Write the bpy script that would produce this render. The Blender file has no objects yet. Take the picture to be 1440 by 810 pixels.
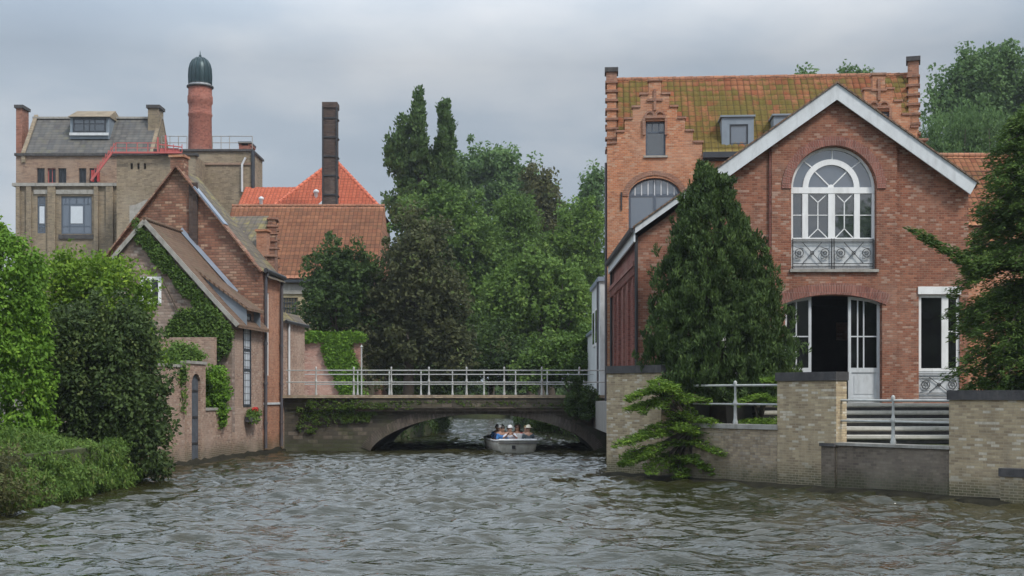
import bpy, math, random
import numpy as np
from mathutils import Vector, Matrix
from mathutils.geometry import delaunay_2d_cdt
PI = math.pi
R = math.radians
sc = bpy.context.scene
COL = sc.collection
rnd = random.Random(7)
FPX, YH, CH = 1800.0, 555.0, 2.4       # focal length in photo pixels, horizon row, eye height above the water

def X_(px, d): return (px - 720.0) * d / FPX
def Z_(py, d): return CH + (YH - py) * d / FPX

# ------------------------------------------------------------------ frames
class Frame:
    """u runs along a facade, v goes in behind it, z is up"""
    def __init__(s, x, y, deg=0.0):
        s.x, s.y = x, y; a = R(deg); s.c, s.s = math.cos(a), math.sin(a)
    def p(s, u, v, z): return (s.x + u * s.c + v * s.s, s.y - u * s.s + v * s.c, z)
    def uz(s, px, py, v=0.0):
        a = (px - 720.0) / FPX
        ox, oy = s.x + v * s.s, s.y + v * s.c
        u = (a * oy - ox) / (s.c + a * s.s)
        d = oy - u * s.s
        return u, CH + (YH - py) * d / FPX
    def u(s, px, v=0.0): return s.uz(px, 0, v)[0]
W = Frame(0, 0)

# ------------------------------------------------------------------ mesh builder
class MB:
    def __init__(s, F=W): s.F = F; s.v = []; s.f = []; s.sm = []
    def add(s, pts, faces, smooth=False, raw=False):
        n = len(s.v)
        s.v += [tuple(p) if raw else s.F.p(*p) for p in pts]
        for f in faces: s.f.append([n + i for i in f]); s.sm.append(smooth)
        return s
    def box(s, u0, u1, v0, v1, z0, z1):
        return s.add([(u0,v0,z0),(u1,v0,z0),(u1,v1,z0),(u0,v1,z0),(u0,v0,z1),(u1,v0,z1),(u1,v1,z1),(u0,v1,z1)],
                     [(0,3,2,1),(4,5,6,7),(0,1,5,4),(1,2,6,5),(2,3,7,6),(3,0,4,7)])
    def prism(s, pts, v0, v1):
        """outline given as (u, z), extruded from v0 to v1 (convex or concave: capped by triangulation)"""
        return s.panel(pts, [], v0, v1)
    def panel(s, outline, holes, v0, v1):
        co = [Vector(p) for p in outline]; ed = [(i, (i+1) % len(outline)) for i in range(len(outline))]
        for h in holes:
            n = len(co); co += [Vector(p) for p in h]; ed += [(n+i, n+(i+1) % len(h)) for i in range(len(h))]
        vs, es, fs, *_ = delaunay_2d_cdt(co, ed, [], 0, 1e-5)
        def inside(x, y, poly):
            r = False; j = len(poly) - 1
            for i in range(len(poly)):
                xi, yi = poly[i]; xj, yj = poly[j]
                if (yi > y) != (yj > y) and x < (xj-xi)*(y-yi)/(yj-yi)+xi: r = not r
                j = i
            return r
        keep = []
        for f in fs:
            cx = sum(vs[i][0] for i in f)/3; cy = sum(vs[i][1] for i in f)/3
            if inside(cx, cy, outline) and not any(inside(cx, cy, h) for h in holes): keep.append(list(f))
        n = len(vs)
        ptsA = [(p[0], v0, p[1]) for p in vs] + [(p[0], v1, p[1]) for p in vs]
        faces = []; edge = {}
        for f in keep:
            a = sum((vs[f[i]][0]*vs[f[(i+1) % 3]][1]-vs[f[(i+1) % 3]][0]*vs[f[i]][1]) for i in range(3))
            if a < 0: f = f[::-1]
            faces.append(f); faces.append([i+n for i in f[::-1]])
            for i in range(3):
                e = (f[i], f[(i+1) % 3]); edge[e] = 1
        for (a, b) in edge:
            if (b, a) not in edge: faces.append([b, a, a+n, b+n])
        return s.add(ptsA, faces)
    def bar(s, a, b, w, h=None):
        """square bar between two frame points"""
        h = h or w
        A = Vector(s.F.p(*a)); B = Vector(s.F.p(*b)); d = (B-A).normalized()
        up = Vector((0,0,1)) if abs(d.z) < .9 else Vector((-s.F.s, -s.F.c, 0)) if True else None
        x = d.cross(up).normalized(); y = x.cross(d).normalized()
        pts = []
        for P in (A, B):
            for sx, sy in ((-1,-1),(1,-1),(1,1),(-1,1)): pts.append(P + x*sx*w/2 + y*sy*h/2)
        return s.add(pts, [(3,2,1,0),(4,5,6,7),(0,1,5,4),(1,2,6,5),(2,3,7,6),(3,0,4,7)], raw=True)
    def tube(s, path, r, n=8, raw=False, caps=True):
        P = [Vector(p) if raw else Vector(s.F.p(*p)) for p in path]
        rr = r if isinstance(r, (list, tuple)) else [r]*len(P)
        pts = []; faces = []
        px_ = None
        for i, p in enumerate(P):
            d = (P[min(i+1, len(P)-1)] - P[max(i-1, 0)]).normalized()
            ref = px_ if px_ is not None else (Vector((1,0,0)) if abs(d.x) < .8 else Vector((0,1,0)))
            y = d.cross(ref).normalized(); x = y.cross(d).normalized(); px_ = x
            for k in range(n):
                a = 2*PI*k/n; pts.append(p + (x*math.cos(a) + y*math.sin(a))*rr[i])
        for i in range(len(P)-1):
            for k in range(n):
                k2 = (k+1) % n; faces.append((i*n+k, i*n+k2, (i+1)*n+k2, (i+1)*n+k))
        s.add(pts, faces, True, raw=True)
        if caps:
            s.add([pts[k] for k in range(n)], [tuple(range(n))[::-1]], raw=True)
            s.add([pts[(len(P)-1)*n+k] for k in range(n)], [tuple(range(n))], raw=True)
        return s
    def lathe(s, u, v, prof, n=20):
        c = Vector(s.F.p(u, v, 0)); pts = []; faces = []
        for r, z in prof:
            for k in range(n):
                a = 2*PI*k/n; pts.append((c.x + r*math.cos(a), c.y + r*math.sin(a), z))
        m = len(prof)
        for i in range(m-1):
            for k in range(n):
                k2 = (k+1) % n; faces.append((i*n+k, i*n+k2, (i+1)*n+k2, (i+1)*n+k))
        s.add(pts, faces, True, raw=True)
        s.add(pts[:n], [tuple(range(n))[::-1]], raw=True); s.add(pts[-n:], [tuple(range(n))], raw=True)
        return s
    def ring(s, cu, cz, r0, r1, a0, a1, v0, v1, n=24, sx=1.0):
        """arch ring between radii r0<r1 and angles (deg)"""
        pts = []; faces = []
        for i in range(n+1):
            a = R(a0 + (a1-a0)*i/n); c, q = math.cos(a)*sx, math.sin(a)
            for r, v in ((r0,v0),(r1,v0),(r1,v1),(r0,v1)): pts.append((cu+c*r, v, cz+q*r))
        for i in range(n):
            b = i*4
            for k in range(4): faces.append((b+k, b+(k+1) % 4, b+4+(k+1) % 4, b+4+k))
        faces.append((0,3,2,1)); faces.append((n*4, n*4+1, n*4+2, n*4+3))
        return s.add(pts, faces)
    def build(s, name, mat, parent=None):
        return link_mesh(name, s.v, s.f, mat, parent, s.sm)

def root_loc(o):
    v = Vector((0,0,0))
    while o is not None: v += o.location; o = o.parent
    return v

def link_mesh(name, verts, faces, mat, parent=None, smooth=None, uvauto=True):
    me = bpy.data.meshes.new(name)
    off = root_loc(parent) if parent else Vector((0,0,0))
    if parent is None and len(verts):
        # origin of a one-mesh thing at its base
        xs = [v[0] for v in verts]; ys = [v[1] for v in verts]; zs = [v[2] for v in verts]
        off = Vector(((min(xs)+max(xs))/2, (min(ys)+max(ys))/2, min(zs)))
    me.from_pydata([(v[0]-off.x, v[1]-off.y, v[2]-off.z) for v in verts], [], faces)
    me.validate()
    if smooth and len(me.polygons) == len(smooth): me.polygons.foreach_set('use_smooth', smooth)
    if uvauto:
        uv = me.uv_layers.new(name='UVMap').data
        for p in me.polygons:
            n = p.normal
            if abs(n.z) > .97: t = Vector((1,0,0)); b = Vector((0,1,0))
            else:
                t = Vector((-n.y, n.x, 0)).normalized(); b = n.cross(t)
            for li in p.loop_indices:
                q = me.vertices[me.loops[li].vertex_index].co + off
                uv[li].uv = (q.dot(t), q.dot(b))
    o = bpy.data.objects.new(name, me); COL.objects.link(o)
    if mat: me.materials.append(mat)
    if parent: o.parent = parent
    else: o.location = off
    return o

def tag(o, label=None, cat=None, group=None, kind=None):
    if label: o['label'] = label
    if cat: o['category'] = cat
    if group: o['group'] = group
    if kind: o['kind'] = kind
    return o
def thing(name, label, cat, loc=(0,0,0), group=None):
    o = bpy.data.objects.new(name, None); COL.objects.link(o); o.location = loc
    o.empty_display_size = .3
    return tag(o, label, cat, group)

# ------------------------------------------------------------------ materials
class NT:
    def __init__(s, name):
        s.m = bpy.data.materials.new(name); s.m.use_nodes = True
        s.t = s.m.node_tree; s.b = s.t.nodes['Principled BSDF']; s.out = s.t.nodes['Material Output']
    def n(s, typ, **kw):
        x = s.t.nodes.new(typ)
        for k, v in kw.items():
            if k.startswith('i_'):
                x.inputs[k[2:].replace('_', ' ')].default_value = v
            else: setattr(x, k, v)
        return x
    def l(s, a, b): s.t.links.new(a, b)
    def val(s, node, i, x):
        if hasattr(x, 'is_output') or hasattr(x, 'links'): s.l(x, node.inputs[i])
        else: node.inputs[i].default_value = x
    def math(s, op, a, b=0.0, c=None):
        x = s.n('ShaderNodeMath', operation=op); s.val(x, 0, a); s.val(x, 1, b)
        if c is not None: s.val(x, 2, c)
        return x.outputs[0]
    def mix(s, f, a, b, mode='MIX'):
        x = s.n('ShaderNodeMix', data_type='RGBA', blend_type=mode)
        s.val(x, 0, f)
        for i, q in ((6, a), (7, b)):
            if isinstance(q, tuple): q = (*q[:3], 1.0)
            s.val(x, i, q)
        return x.outputs[2]
    def noise(s, vec, scale, detail=4, rough=.6, w=None):
        x = s.n('ShaderNodeTexNoise'); x.inputs['Scale'].default_value = scale
        x.inputs['Detail'].default_value = detail; x.inputs['Roughness'].default_value = rough
        if vec is not None: s.l(vec, x.inputs['Vector'])
        return x.outputs['Fac']
    def ramp(s, f, a, b, lo=0.0, hi=1.0):
        x = s.n('ShaderNodeMapRange'); s.val(x, 0, f); x.inputs[1].default_value = a; x.inputs[2].default_value = b
        x.inputs[3].default_value = lo; x.inputs[4].default_value = hi; x.clamp = True
        return x.outputs[0]
    def uv(s): return s.n('ShaderNodeUVMap').outputs[0]
    def geo(s): return s.n('ShaderNodeNewGeometry').outputs['Position']
    def mapv(s, v, sc_=(1,1,1), loc=(0,0,0)):
        x = s.n('ShaderNodeMapping'); s.l(v, x.inputs[0]); x.inputs['Scale'].default_value = sc_; x.inputs['Location'].default_value = loc
        return x.outputs[0]
    def bump(s, h, dist=.02, strength=1.0):
        x = s.n('ShaderNodeBump'); s.l(h, x.inputs['Height']); x.inputs['Distance'].default_value = dist; x.inputs['Strength'].default_value = strength
        s.l(x.outputs[0], s.b.inputs['Normal'])
    def done(s, col=None, rough=.8, spec=.3, metal=0):
        if col is not None:
            if isinstance(col, tuple): s.b.inputs['Base Color'].default_value = (*col[:3], 1)
            else: s.l(col, s.b.inputs['Base Color'])
        s.val(s.b, 'Roughness', rough); s.b.inputs['Specular IOR Level'].default_value = spec; s.b.inputs['Metallic'].default_value = metal
        return s.m

def brick_mat(name, c1, c2, mortar, stain=(.05,.045,.04), stain_amt=.5, light=None, light_amt=.25, green=0.0, bw=.17, bh=.068, msize=.009, zlow=None):
    t = NT(name); uv = t.uv(); P = t.geo()
    br = t.n('ShaderNodeTexBrick', i_Scale=1.0, i_Mortar_Size=msize, i_Mortar_Smooth=.3, i_Bias=0.0, i_Brick_Width=bw, i_Row_Height=bh)
    t.l(uv, br.inputs['Vector']); br.inputs['Color1'].default_value = (0,0,0,1); br.inputs['Color2'].default_value = (1,1,1,1); br.inputs['Mortar'].default_value = (.5,.5,.5,1)
    # uneven tone brick by brick
    col = t.mix(br.outputs['Color'], c1, c2)
    cell = t.n('ShaderNodeTexWhiteNoise', noise_dimensions='2D')
    sq = t.n('ShaderNodeSeparateXYZ'); t.l(uv, sq.inputs[0])
    row = t.math('FLOOR', t.math('DIVIDE', sq.outputs[1], bh))
    cu_ = t.math('FLOOR', t.math('ADD', t.math('DIVIDE', sq.outputs[0], bw), t.math('MULTIPLY', t.math('SUBTRACT', 1.0, t.math('FLOORED_MODULO', row, 2.0)), .5)))
    cb = t.n('ShaderNodeCombineXYZ'); t.l(cu_, cb.inputs[0]); t.l(row, cb.inputs[1]); t.l(cb.outputs[0], cell.inputs[0])
    c3 = t.math('FRACT', t.math('MULTIPLY', cell.outputs[0], 7.31))
    col = t.mix(t.ramp(c3, .35, 1, .0, .95), col, (c1[0]*.62, c1[1]*.60, c1[2]*.64))
    if light:
        col = t.mix(t.math('MULTIPLY', t.ramp(cell.outputs[0], .86, .88), min(1, light_amt*2.4)), col, light)
    big = t.noise(P, .9, 5, .65)
    col = t.mix(t.ramp(big, .35, .7, 0, .35), col, t.mix(.5, c1, mortar))
    fn = t.noise(t.mapv(P, (3, 3, .9)), 1.6, 6, .7)
    col = t.mix(t.math('MULTIPLY', t.ramp(fn, .5, .78), stain_amt), col, stain)
    if green > 0:
        gn = t.noise(P, 1.1, 5, .7)
        col = t.mix(t.math('MULTIPLY', t.ramp(gn, .5, .66), green), col, (.045, .06, .012))
    if zlow is not None:
        sep = t.n('ShaderNodeSeparateXYZ'); t.l(P, sep.inputs[0])
        zz = t.math('ADD', sep.outputs[2], t.math('MULTIPLY', t.noise(P, 1.6, 5, .75), -.9))
        col = t.mix(t.ramp(zz, -.30+zlow*.3, zlow*.8, .9, 0), col, (.045, .055, .02))
    w1 = t.noise(t.mapv(P, (1, 1, .35), (3, 7, 1)), 1.3, 5, .65); w2 = t.noise(P, .45, 4, .6)
    col = t.mix(t.ramp(w1, .42, .64, 0, .5), col, t.mix(.5, (.045,.035,.03), col)); col = t.mix(t.ramp(w2, .5, .7, 0, .4), col, t.mix(.35, c2, (.62,.58,.5)))
    col = t.mix(t.math('MULTIPLY', br.outputs['Fac'], .6), col, mortar)
    fine = t.noise(P, 13, 4, .8)
    col = t.mix(t.ramp(fine, .35, .7, 0, .45), col, t.mix(.5, (.03,.03,.03), c2))
    h = t.math('ADD', t.math('MULTIPLY', br.outputs['Fac'], -1.0), t.math('MULTIPLY', fine, .8))
    t.bump(h, .012, .9)
    return t.done(col, .88, .25)

def plain(name, col, rough=.6, var=.15, scale=3.0, metal=0, spec=.4, dirt=None, bump=0.0):
    t = NT(name); P = t.geo()
    n = t.noise(P, scale, 5, .65)
    c = t.mix(t.ramp(n, .3, .7, 0, 1), tuple(x*(1-var) for x in col), tuple(min(1, x*(1+var)) for x in col))
    if dirt:
        n2 = t.noise(t.mapv(P, (2,2,.5)), 2.2, 6, .7)
        c = t.mix(t.ramp(n2, .48, .75, 0, .7), c, dirt)
    if bump: t.bump(t.noise(P, scale*6, 4), bump)
    return t.done(c, rough, spec, metal)

def tile_mat(name, cols, moss=None, moss_lo=.45, moss_amt=.9, pu=.25, pv=.33, bumped=False, dark=.35):
    """pantiles, one tone per tile, moss in patches; u,v in metres"""
    t = NT(name); uv = t.uv(); P = t.geo()
    sn = t.n('ShaderNodeVectorMath', operation='FLOOR'); t.l(t.mapv(uv, (1/pu, 1/pv, 1)), sn.inputs[0])
    cell = t.n('ShaderNodeTexWhiteNoise', noise_dimensions='2D'); t.l(sn.outputs[0], cell.inputs[0])
    r = t.n('ShaderNodeValToRGB'); t.l(cell.outputs[0], r.inputs[0])
    el = r.color_ramp.elements; el[0].color = (*cols[0], 1); el[1].color = (*cols[-1], 1)
    for i, c in enumerate(cols[1:-1]): e = el.new((i+1)/(len(cols)-1)); e.color = (*c, 1)
    col = r.outputs[0]
    n = t.noise(P, .7, 5, .7)
    col = t.mix(t.ramp(n, .4, .7, 0, dark), col, (.05,.035,.03))
    if moss:
        m = t.noise(P, .55, 6, .75); m2 = t.noise(P, 3.4, 4, .7)
        zs_ = t.n('ShaderNodeSeparateXYZ'); t.l(P, zs_.inputs[0])
        m = t.math('ADD', m, t.math('MULTIPLY', t.math('SUBTRACT', 13.7, zs_.outputs[2]), .055 if name == 'mossy_pantile' else 0.0))
        mm = t.ramp(t.math('ADD', t.math('MULTIPLY', cell.outputs[0], .16), t.math('ADD', t.math('MULTIPLY', m, .75), t.math('MULTIPLY', m2, .4))), moss_lo+.15, moss_lo+.28)
        col = t.mix(t.math('MULTIPLY', mm, moss_amt), col, moss)
    sx = t.n('ShaderNodeSeparateXYZ'); t.l(uv, sx.inputs[0])
    if not bumped:
        fu = t.math('FRACT', t.math('DIVIDE', sx.outputs[0], pu)); fv = t.math('FRACT', t.math('DIVIDE', sx.outputs[1], pv))
        col = t.mix(t.math('MAXIMUM', t.ramp(fu, .0, .22, .75, 0), t.ramp(fv, 0, .2, .8, 0)), col, (.035,.025,.018))
    if bumped:
        w = t.math('SINE', t.math('MULTIPLY', sx.outputs[0], 2*PI/pu))
        fr = t.math('FRACT', t.math('DIVIDE', sx.outputs[1], pv))
        col = t.mix(t.ramp(fr, 0, .12, .8, 0), col, (.02,.015,.012))
        t.bump(t.math('SUBTRACT', t.math('MULTIPLY', w, .5), fr), .05, 1.0)
    else: t.bump(t.noise(P, 25, 3), .01, .6)
    return t.done(col, .85, .25)

def leaf_mat(name, a, b, c=None, trans=.35):
    t = NT(name)
    at = t.n('ShaderNodeAttribute', attribute_name='tint')
    col = t.mix(at.outputs['Fac'], a, b)
    if c: col = t.mix(t.ramp(at.outputs['Fac'], .78, 1.0), col, c)
    t.done(col, .6, .12)
    tr = t.n('ShaderNodeBsdfTranslucent'); t.l(col, tr.inputs[0])
    mx = t.n('ShaderNodeMixShader'); mx.inputs[0].default_value = trans
    t.l(t.b.outputs[0], mx.inputs[1]); t.l(tr.outputs[0], mx.inputs[2]); t.l(mx.outputs[0], t.out.inputs[0])
    return t.m

def glass_mat(name, col=(.02,.024,.03), rough=.04):
    t = NT(name); P = t.geo()
    t.bump(t.noise(P, 1.1, 2), .03, .3)
    t.done(col, rough, .9)
    t.b.inputs['IOR'].default_value = 2.1
    return t.m

M = {}
M['hall_brick'] = brick_mat('weathered_red_brick', (.27,.085,.048), (.41,.17,.10), (.31,.23,.17), stain_amt=.55, light=(.50,.36,.28), light_amt=.3)
M['hall_arch'] = brick_mat('red_arch_brick', (.30,.105,.078), (.40,.165,.125), (.34,.27,.22), stain_amt=.4, bw=.075, bh=.22)
M['wing_brick'] = brick_mat('dark_red_wing_brick', (.25,.075,.058), (.34,.13,.10), (.24,.16,.13), stain_amt=.35)
M['orange_brick'] = brick_mat('orange_brick', (.50,.185,.085), (.60,.275,.14), (.44,.34,.26), stain_amt=.28, light=(.62,.48,.34), light_amt=.2)
M['dark_orange'] = brick_mat('sooty_orange_brick', (.36,.16,.10), (.44,.22,.14), (.3,.25,.2), stain_amt=.8)
M['quay_brick'] = brick_mat('buff_quay_brick', (.43,.325,.195), (.58,.465,.295), (.42,.36,.26), stain=(.11,.088,.065), stain_amt=.6, light=(.78,.72,.6), light_amt=.3, bw=.2, bh=.062, zlow=.35)
M['quay_dark'] = brick_mat('blackened_quay_brick', (.14,.112,.085), (.24,.19,.145), (.18,.155,.12), stain=(.05,.042,.036), stain_amt=.7, light=(.30,.25,.2), light_amt=.2, zlow=.3)
M['quay_mid'] = brick_mat('stained_quay_brick', (.37,.285,.185), (.49,.39,.26), (.26,.22,.18), stain=(.07,.06,.055), stain_amt=.75, light=(.5,.45,.38), light_amt=.2, zlow=.35)
M['pink_brick'] = brick_mat('pinkish_old_brick', (.36,.22,.16), (.49,.33,.25), (.40,.33,.26), stain=(.12,.095,.07), stain_amt=.45, light=(.56,.45,.36), light_amt=.25, zlow=.45)
M['rough_brick'] = brick_mat('rough_clinker_brick', (.24,.095,.06), (.42,.215,.135), (.12,.085,.065), stain=(.04,.03,.028), stain_amt=.85, light=(.55,.37,.25), light_amt=.35, bw=.3, bh=.11, msize=.022)
M['canal_orange'] = brick_mat('canal_orange_brick', (.44,.18,.10), (.52,.25,.15), (.40,.28,.2), stain_amt=.35, zlow=.5)
M['brewery'] = brick_mat('yellow_grey_brick', (.27,.215,.145), (.36,.285,.19), (.30,.25,.19), stain=(.09,.07,.05), stain_amt=.55, green=.25, bw=.3, bh=.1)
M['brewery_warm'] = brick_mat('warm_brown_brick', (.31,.20,.14), (.38,.26,.18), (.30,.24,.19), stain=(.1,.07,.055), stain_amt=.5, bw=.3, bh=.1)
M['brewery_red'] = brick_mat('brewery_red_brick', (.33,.13,.085), (.40,.19,.13), (.3,.2,.15), stain_amt=.4, bw=.3, bh=.1)
M['chimney_red'] = brick_mat('chimney_red_brick', (.36,.12,.085), (.42,.17,.12), (.32,.18,.14), stain_amt=.3, bw=.3, bh=.12)
M['chimney_dark'] = brick_mat('chimney_dark_brick', (.075,.05,.042), (.115,.08,.065), (.09,.07,.06), stain_amt=.6, bw=.3, bh=.1)
M['bridge'] = brick_mat('mossy_bridge_stone', (.065,.056,.042), (.12,.10,.072), (.06,.052,.042), stain=(.04,.038,.03), stain_amt=.85, light=(.36,.29,.23), light_amt=.18, green=.75, bw=.42, bh=.17, msize=.02, zlow=.3)
M['bridge_ring'] = brick_mat('bridge_arch_brick', (.10,.08,.062), (.155,.125,.098), (.12,.105,.09), stain=(.04,.04,.035), stain_amt=.7, light=(.42,.33,.28), light_amt=.1, green=.3, bw=.09, bh=.4)
M['wall_brick'] = brick_mat('red_garden_brick', (.36,.16,.12), (.48,.26,.2), (.42,.33,.27), stain_amt=.3, green=.2, light=(.6,.45,.38))
M['rubble_brick'] = brick_mat('rough_patched_gable_brick', (.22,.15,.115), (.44,.32,.26), (.25,.20,.16), stain=(.07,.055,.045), stain_amt=.7, light=(.5,.42,.36), light_amt=.35, bw=.26, bh=.11, msize=.02)
M['lower_tile'] = tile_mat('orange_pantile', [(.30,.11,.06),(.42,.19,.10),(.35,.14,.075),(.25,.12,.07)], (.19,.165,.04), .56, .6, .26, .36, dark=.3)
M['yellow_wall'] = plain('cream_render', (.40,.33,.2), .85, .12, 2, dirt=(.2,.16,.11))
M['white'] = plain('white_paint', (.74,.74,.73), .45, .05, 3, dirt=(.5,.5,.48))
M['white_grey'] = plain('pale_grey_paint', (.55,.57,.58), .5, .07, 3, dirt=(.36,.37,.37))
M['pale_board'] = plain('pale_grey_cladding', (.50,.52,.52), .7, .1, 1.5, dirt=(.27,.28,.27))
M['rail'] = plain('chalky_rail_paint', (.36,.37,.355), .6, .2, 6, dirt=(.3,.3,.27))
M['coping'] = plain('dark_stone_coping', (.055,.052,.052), .85, .35, 4, dirt=(.12,.11,.10), bump=.01)
M['stone'] = plain('grey_stone', (.30,.285,.255), .85, .2, 3, dirt=(.12,.11,.09), bump=.01)
M['step_stone'] = plain('step_stone', (.46,.44,.39), .8, .1, 2, dirt=(.26,.25,.2), bump=.008)
M['blue_frame'] = plain('slate_blue_paint', (.085,.105,.135), .45, .1, 4)
M['dark_frame'] = plain('dark_grey_paint', (.035,.04,.048), .5, .1, 4)
M['iron'] = plain('black_iron', (.03,.03,.032), .5, .2, 5)
M['pipe'] = plain('drainpipe_grey', (.075,.075,.085), .45, .2, 3, dirt=(.15,.1,.08))
M['lead'] = plain('lead_flashing', (.22,.26,.32), .45, .15, 2, metal=.2)
M['zinc'] = plain('dormer_zinc', (.20,.235,.27), .5, .12, 2, metal=.1)
M['slate'] = tile_mat('slate_roof', [(.085,.085,.085),(.11,.108,.10),(.13,.125,.115)], (.12,.12,.07), .55, .5, .5, .3, True)
M['cottage_tile'] = tile_mat('brown_plain_tile', [(.12,.075,.05),(.165,.105,.07),(.145,.095,.068)], (.12,.11,.06), .55, .5, .18, .15, True)
M['old_tile'] = tile_mat('old_grey_tile', [(.10,.085,.07),(.14,.12,.09),(.12,.10,.085)], (.24,.20,.07), .52, .7, .25, .3, True)
M['mossy_tile'] = tile_mat('mossy_pantile', [(.36,.115,.055),(.46,.20,.10),(.38,.14,.07),(.27,.12,.065)], (.19,.165,.04), .385, .85, .26, .36, dark=.25)
M['brown_tile'] = tile_mat('brown_pantile', [(.31,.13,.075),(.40,.18,.10),(.35,.16,.09),(.28,.13,.08)], (.2,.15,.08), .6, .4, .26, .36, dark=.35)
M['red_tile'] = tile_mat('new_red_pantile', [(.52,.135,.075),(.57,.16,.09),(.49,.125,.07)], None, pu=.26, pv=.36, dark=.05)
M['dome'] = plain('dark_copper_dome', (.022,.045,.05), .4, .3, 2, metal=.3)
M['red_metal'] = plain('red_painted_steel', (.42,.10,.09), .5, .1, 3)
M['red_door'] = plain('red_painted_door', (.35,.03,.03), .5, .1, 3)
M['glass'] = glass_mat('window_glass')
M['glass_painted_sky'] = glass_mat('window_glass_painted_sky', (.08,.10,.13), .04)  # pale base colour paints in the sky reflected by these panes
M['glass_dark'] = glass_mat('window_glass_black', (.006,.006,.007), .1)
M['glass_dark'].node_tree.nodes['Principled BSDF'].inputs['Specular IOR Level'].default_value = .3
M['curtain'] = plain('leaded_white_pane', (.52,.56,.6), .3, .06, 3)
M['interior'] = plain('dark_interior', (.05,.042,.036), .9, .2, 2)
M['wood'] = plain('weathered_door_wood', (.075,.085,.10), .75, .25, 6, dirt=(.04,.04,.04))
M['bark'] = plain('bark', (.07,.055,.04), .9, .3, 5, bump=.02)
M['hull'] = plain('boat_hull_paint', (.72,.70,.63), .4, .06, 3, dirt=(.36,.33,.27))
M['soil'] = plain('garden_soil_and_grass', (.055,.065,.025), .95, .4, 1.2, dirt=(.05,.035,.02), bump=.03)
M['paving'] = plain('terrace_paving', (.24,.23,.21), .85, .15, 2)
M['mud'] = plain('wet_mud_ledge', (.022,.02,.013), .85, .5, 3, spec=.1, bump=.03)

# foliage
M['lf_ivy'] = leaf_mat('leaf_bright_climber', (.09,.18,.026), (.175,.32,.038), (.28,.43,.06))
M['lf_bright'] = leaf_mat('leaf_yellow_green', (0.093,0.176,0.022), (0.186,0.295,0.033), (0.292,0.393,0.044))
M['lf_dark'] = leaf_mat('leaf_dark_shrub', (.040,.068,.024), (.085,.125,.036), (.15,.18,.055), .25)
M['lf_grass'] = leaf_mat('leaf_bank_grass', (0.073,0.120,0.022), (0.119,0.197,0.033), (0.221,0.221,0.091))
M['lf_conifer'] = leaf_mat('leaf_dark_conifer', (.034,.060,.020), (.085,.135,.038), (.13,.19,.055), .2)
M['lf_yew'] = leaf_mat('leaf_yew', (.045,.085,.022), (.105,.17,.036), (.22,.29,.06), .28)
M['lf_juniper'] = leaf_mat('leaf_juniper', (.075,.135,.022), (.17,.28,.04), (.32,.42,.07), .3)
M['lf_mid'] = leaf_mat('leaf_mid_green', (.072,.130,.030), (.13,.215,.048), (.20,.28,.065))
M['lf_light'] = leaf_mat('leaf_light_green', (.095,.165,.036), (.16,.26,.055), (.25,.34,.08))
M['lf_deep'] = leaf_mat('leaf_deep_green', (0.040,0.070,0.022), (0.073,0.120,0.033), (0.106,0.162,0.044))
M['lf_purple'] = leaf_mat('leaf_copper_beech', (.058,.070,.032), (.10,.105,.045), (.12,.18,.05), .3)
M['lf_poplar'] = leaf_mat('leaf_poplar', (0.053,0.098,0.031), (0.100,0.162,0.049), (0.159,0.225,0.077))
M['lf_far'] = leaf_mat('leaf_far_painted_haze', (0.087,0.157,0.051), (0.133,0.216,0.076), (0.173,0.270,0.093))  # green lightened so that distance haze is painted into the leaves
M['lf_rust'] = leaf_mat('leaf_rusty_green', (.075,.085,.035), (.12,.115,.045), (.11,.16,.05))

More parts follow.
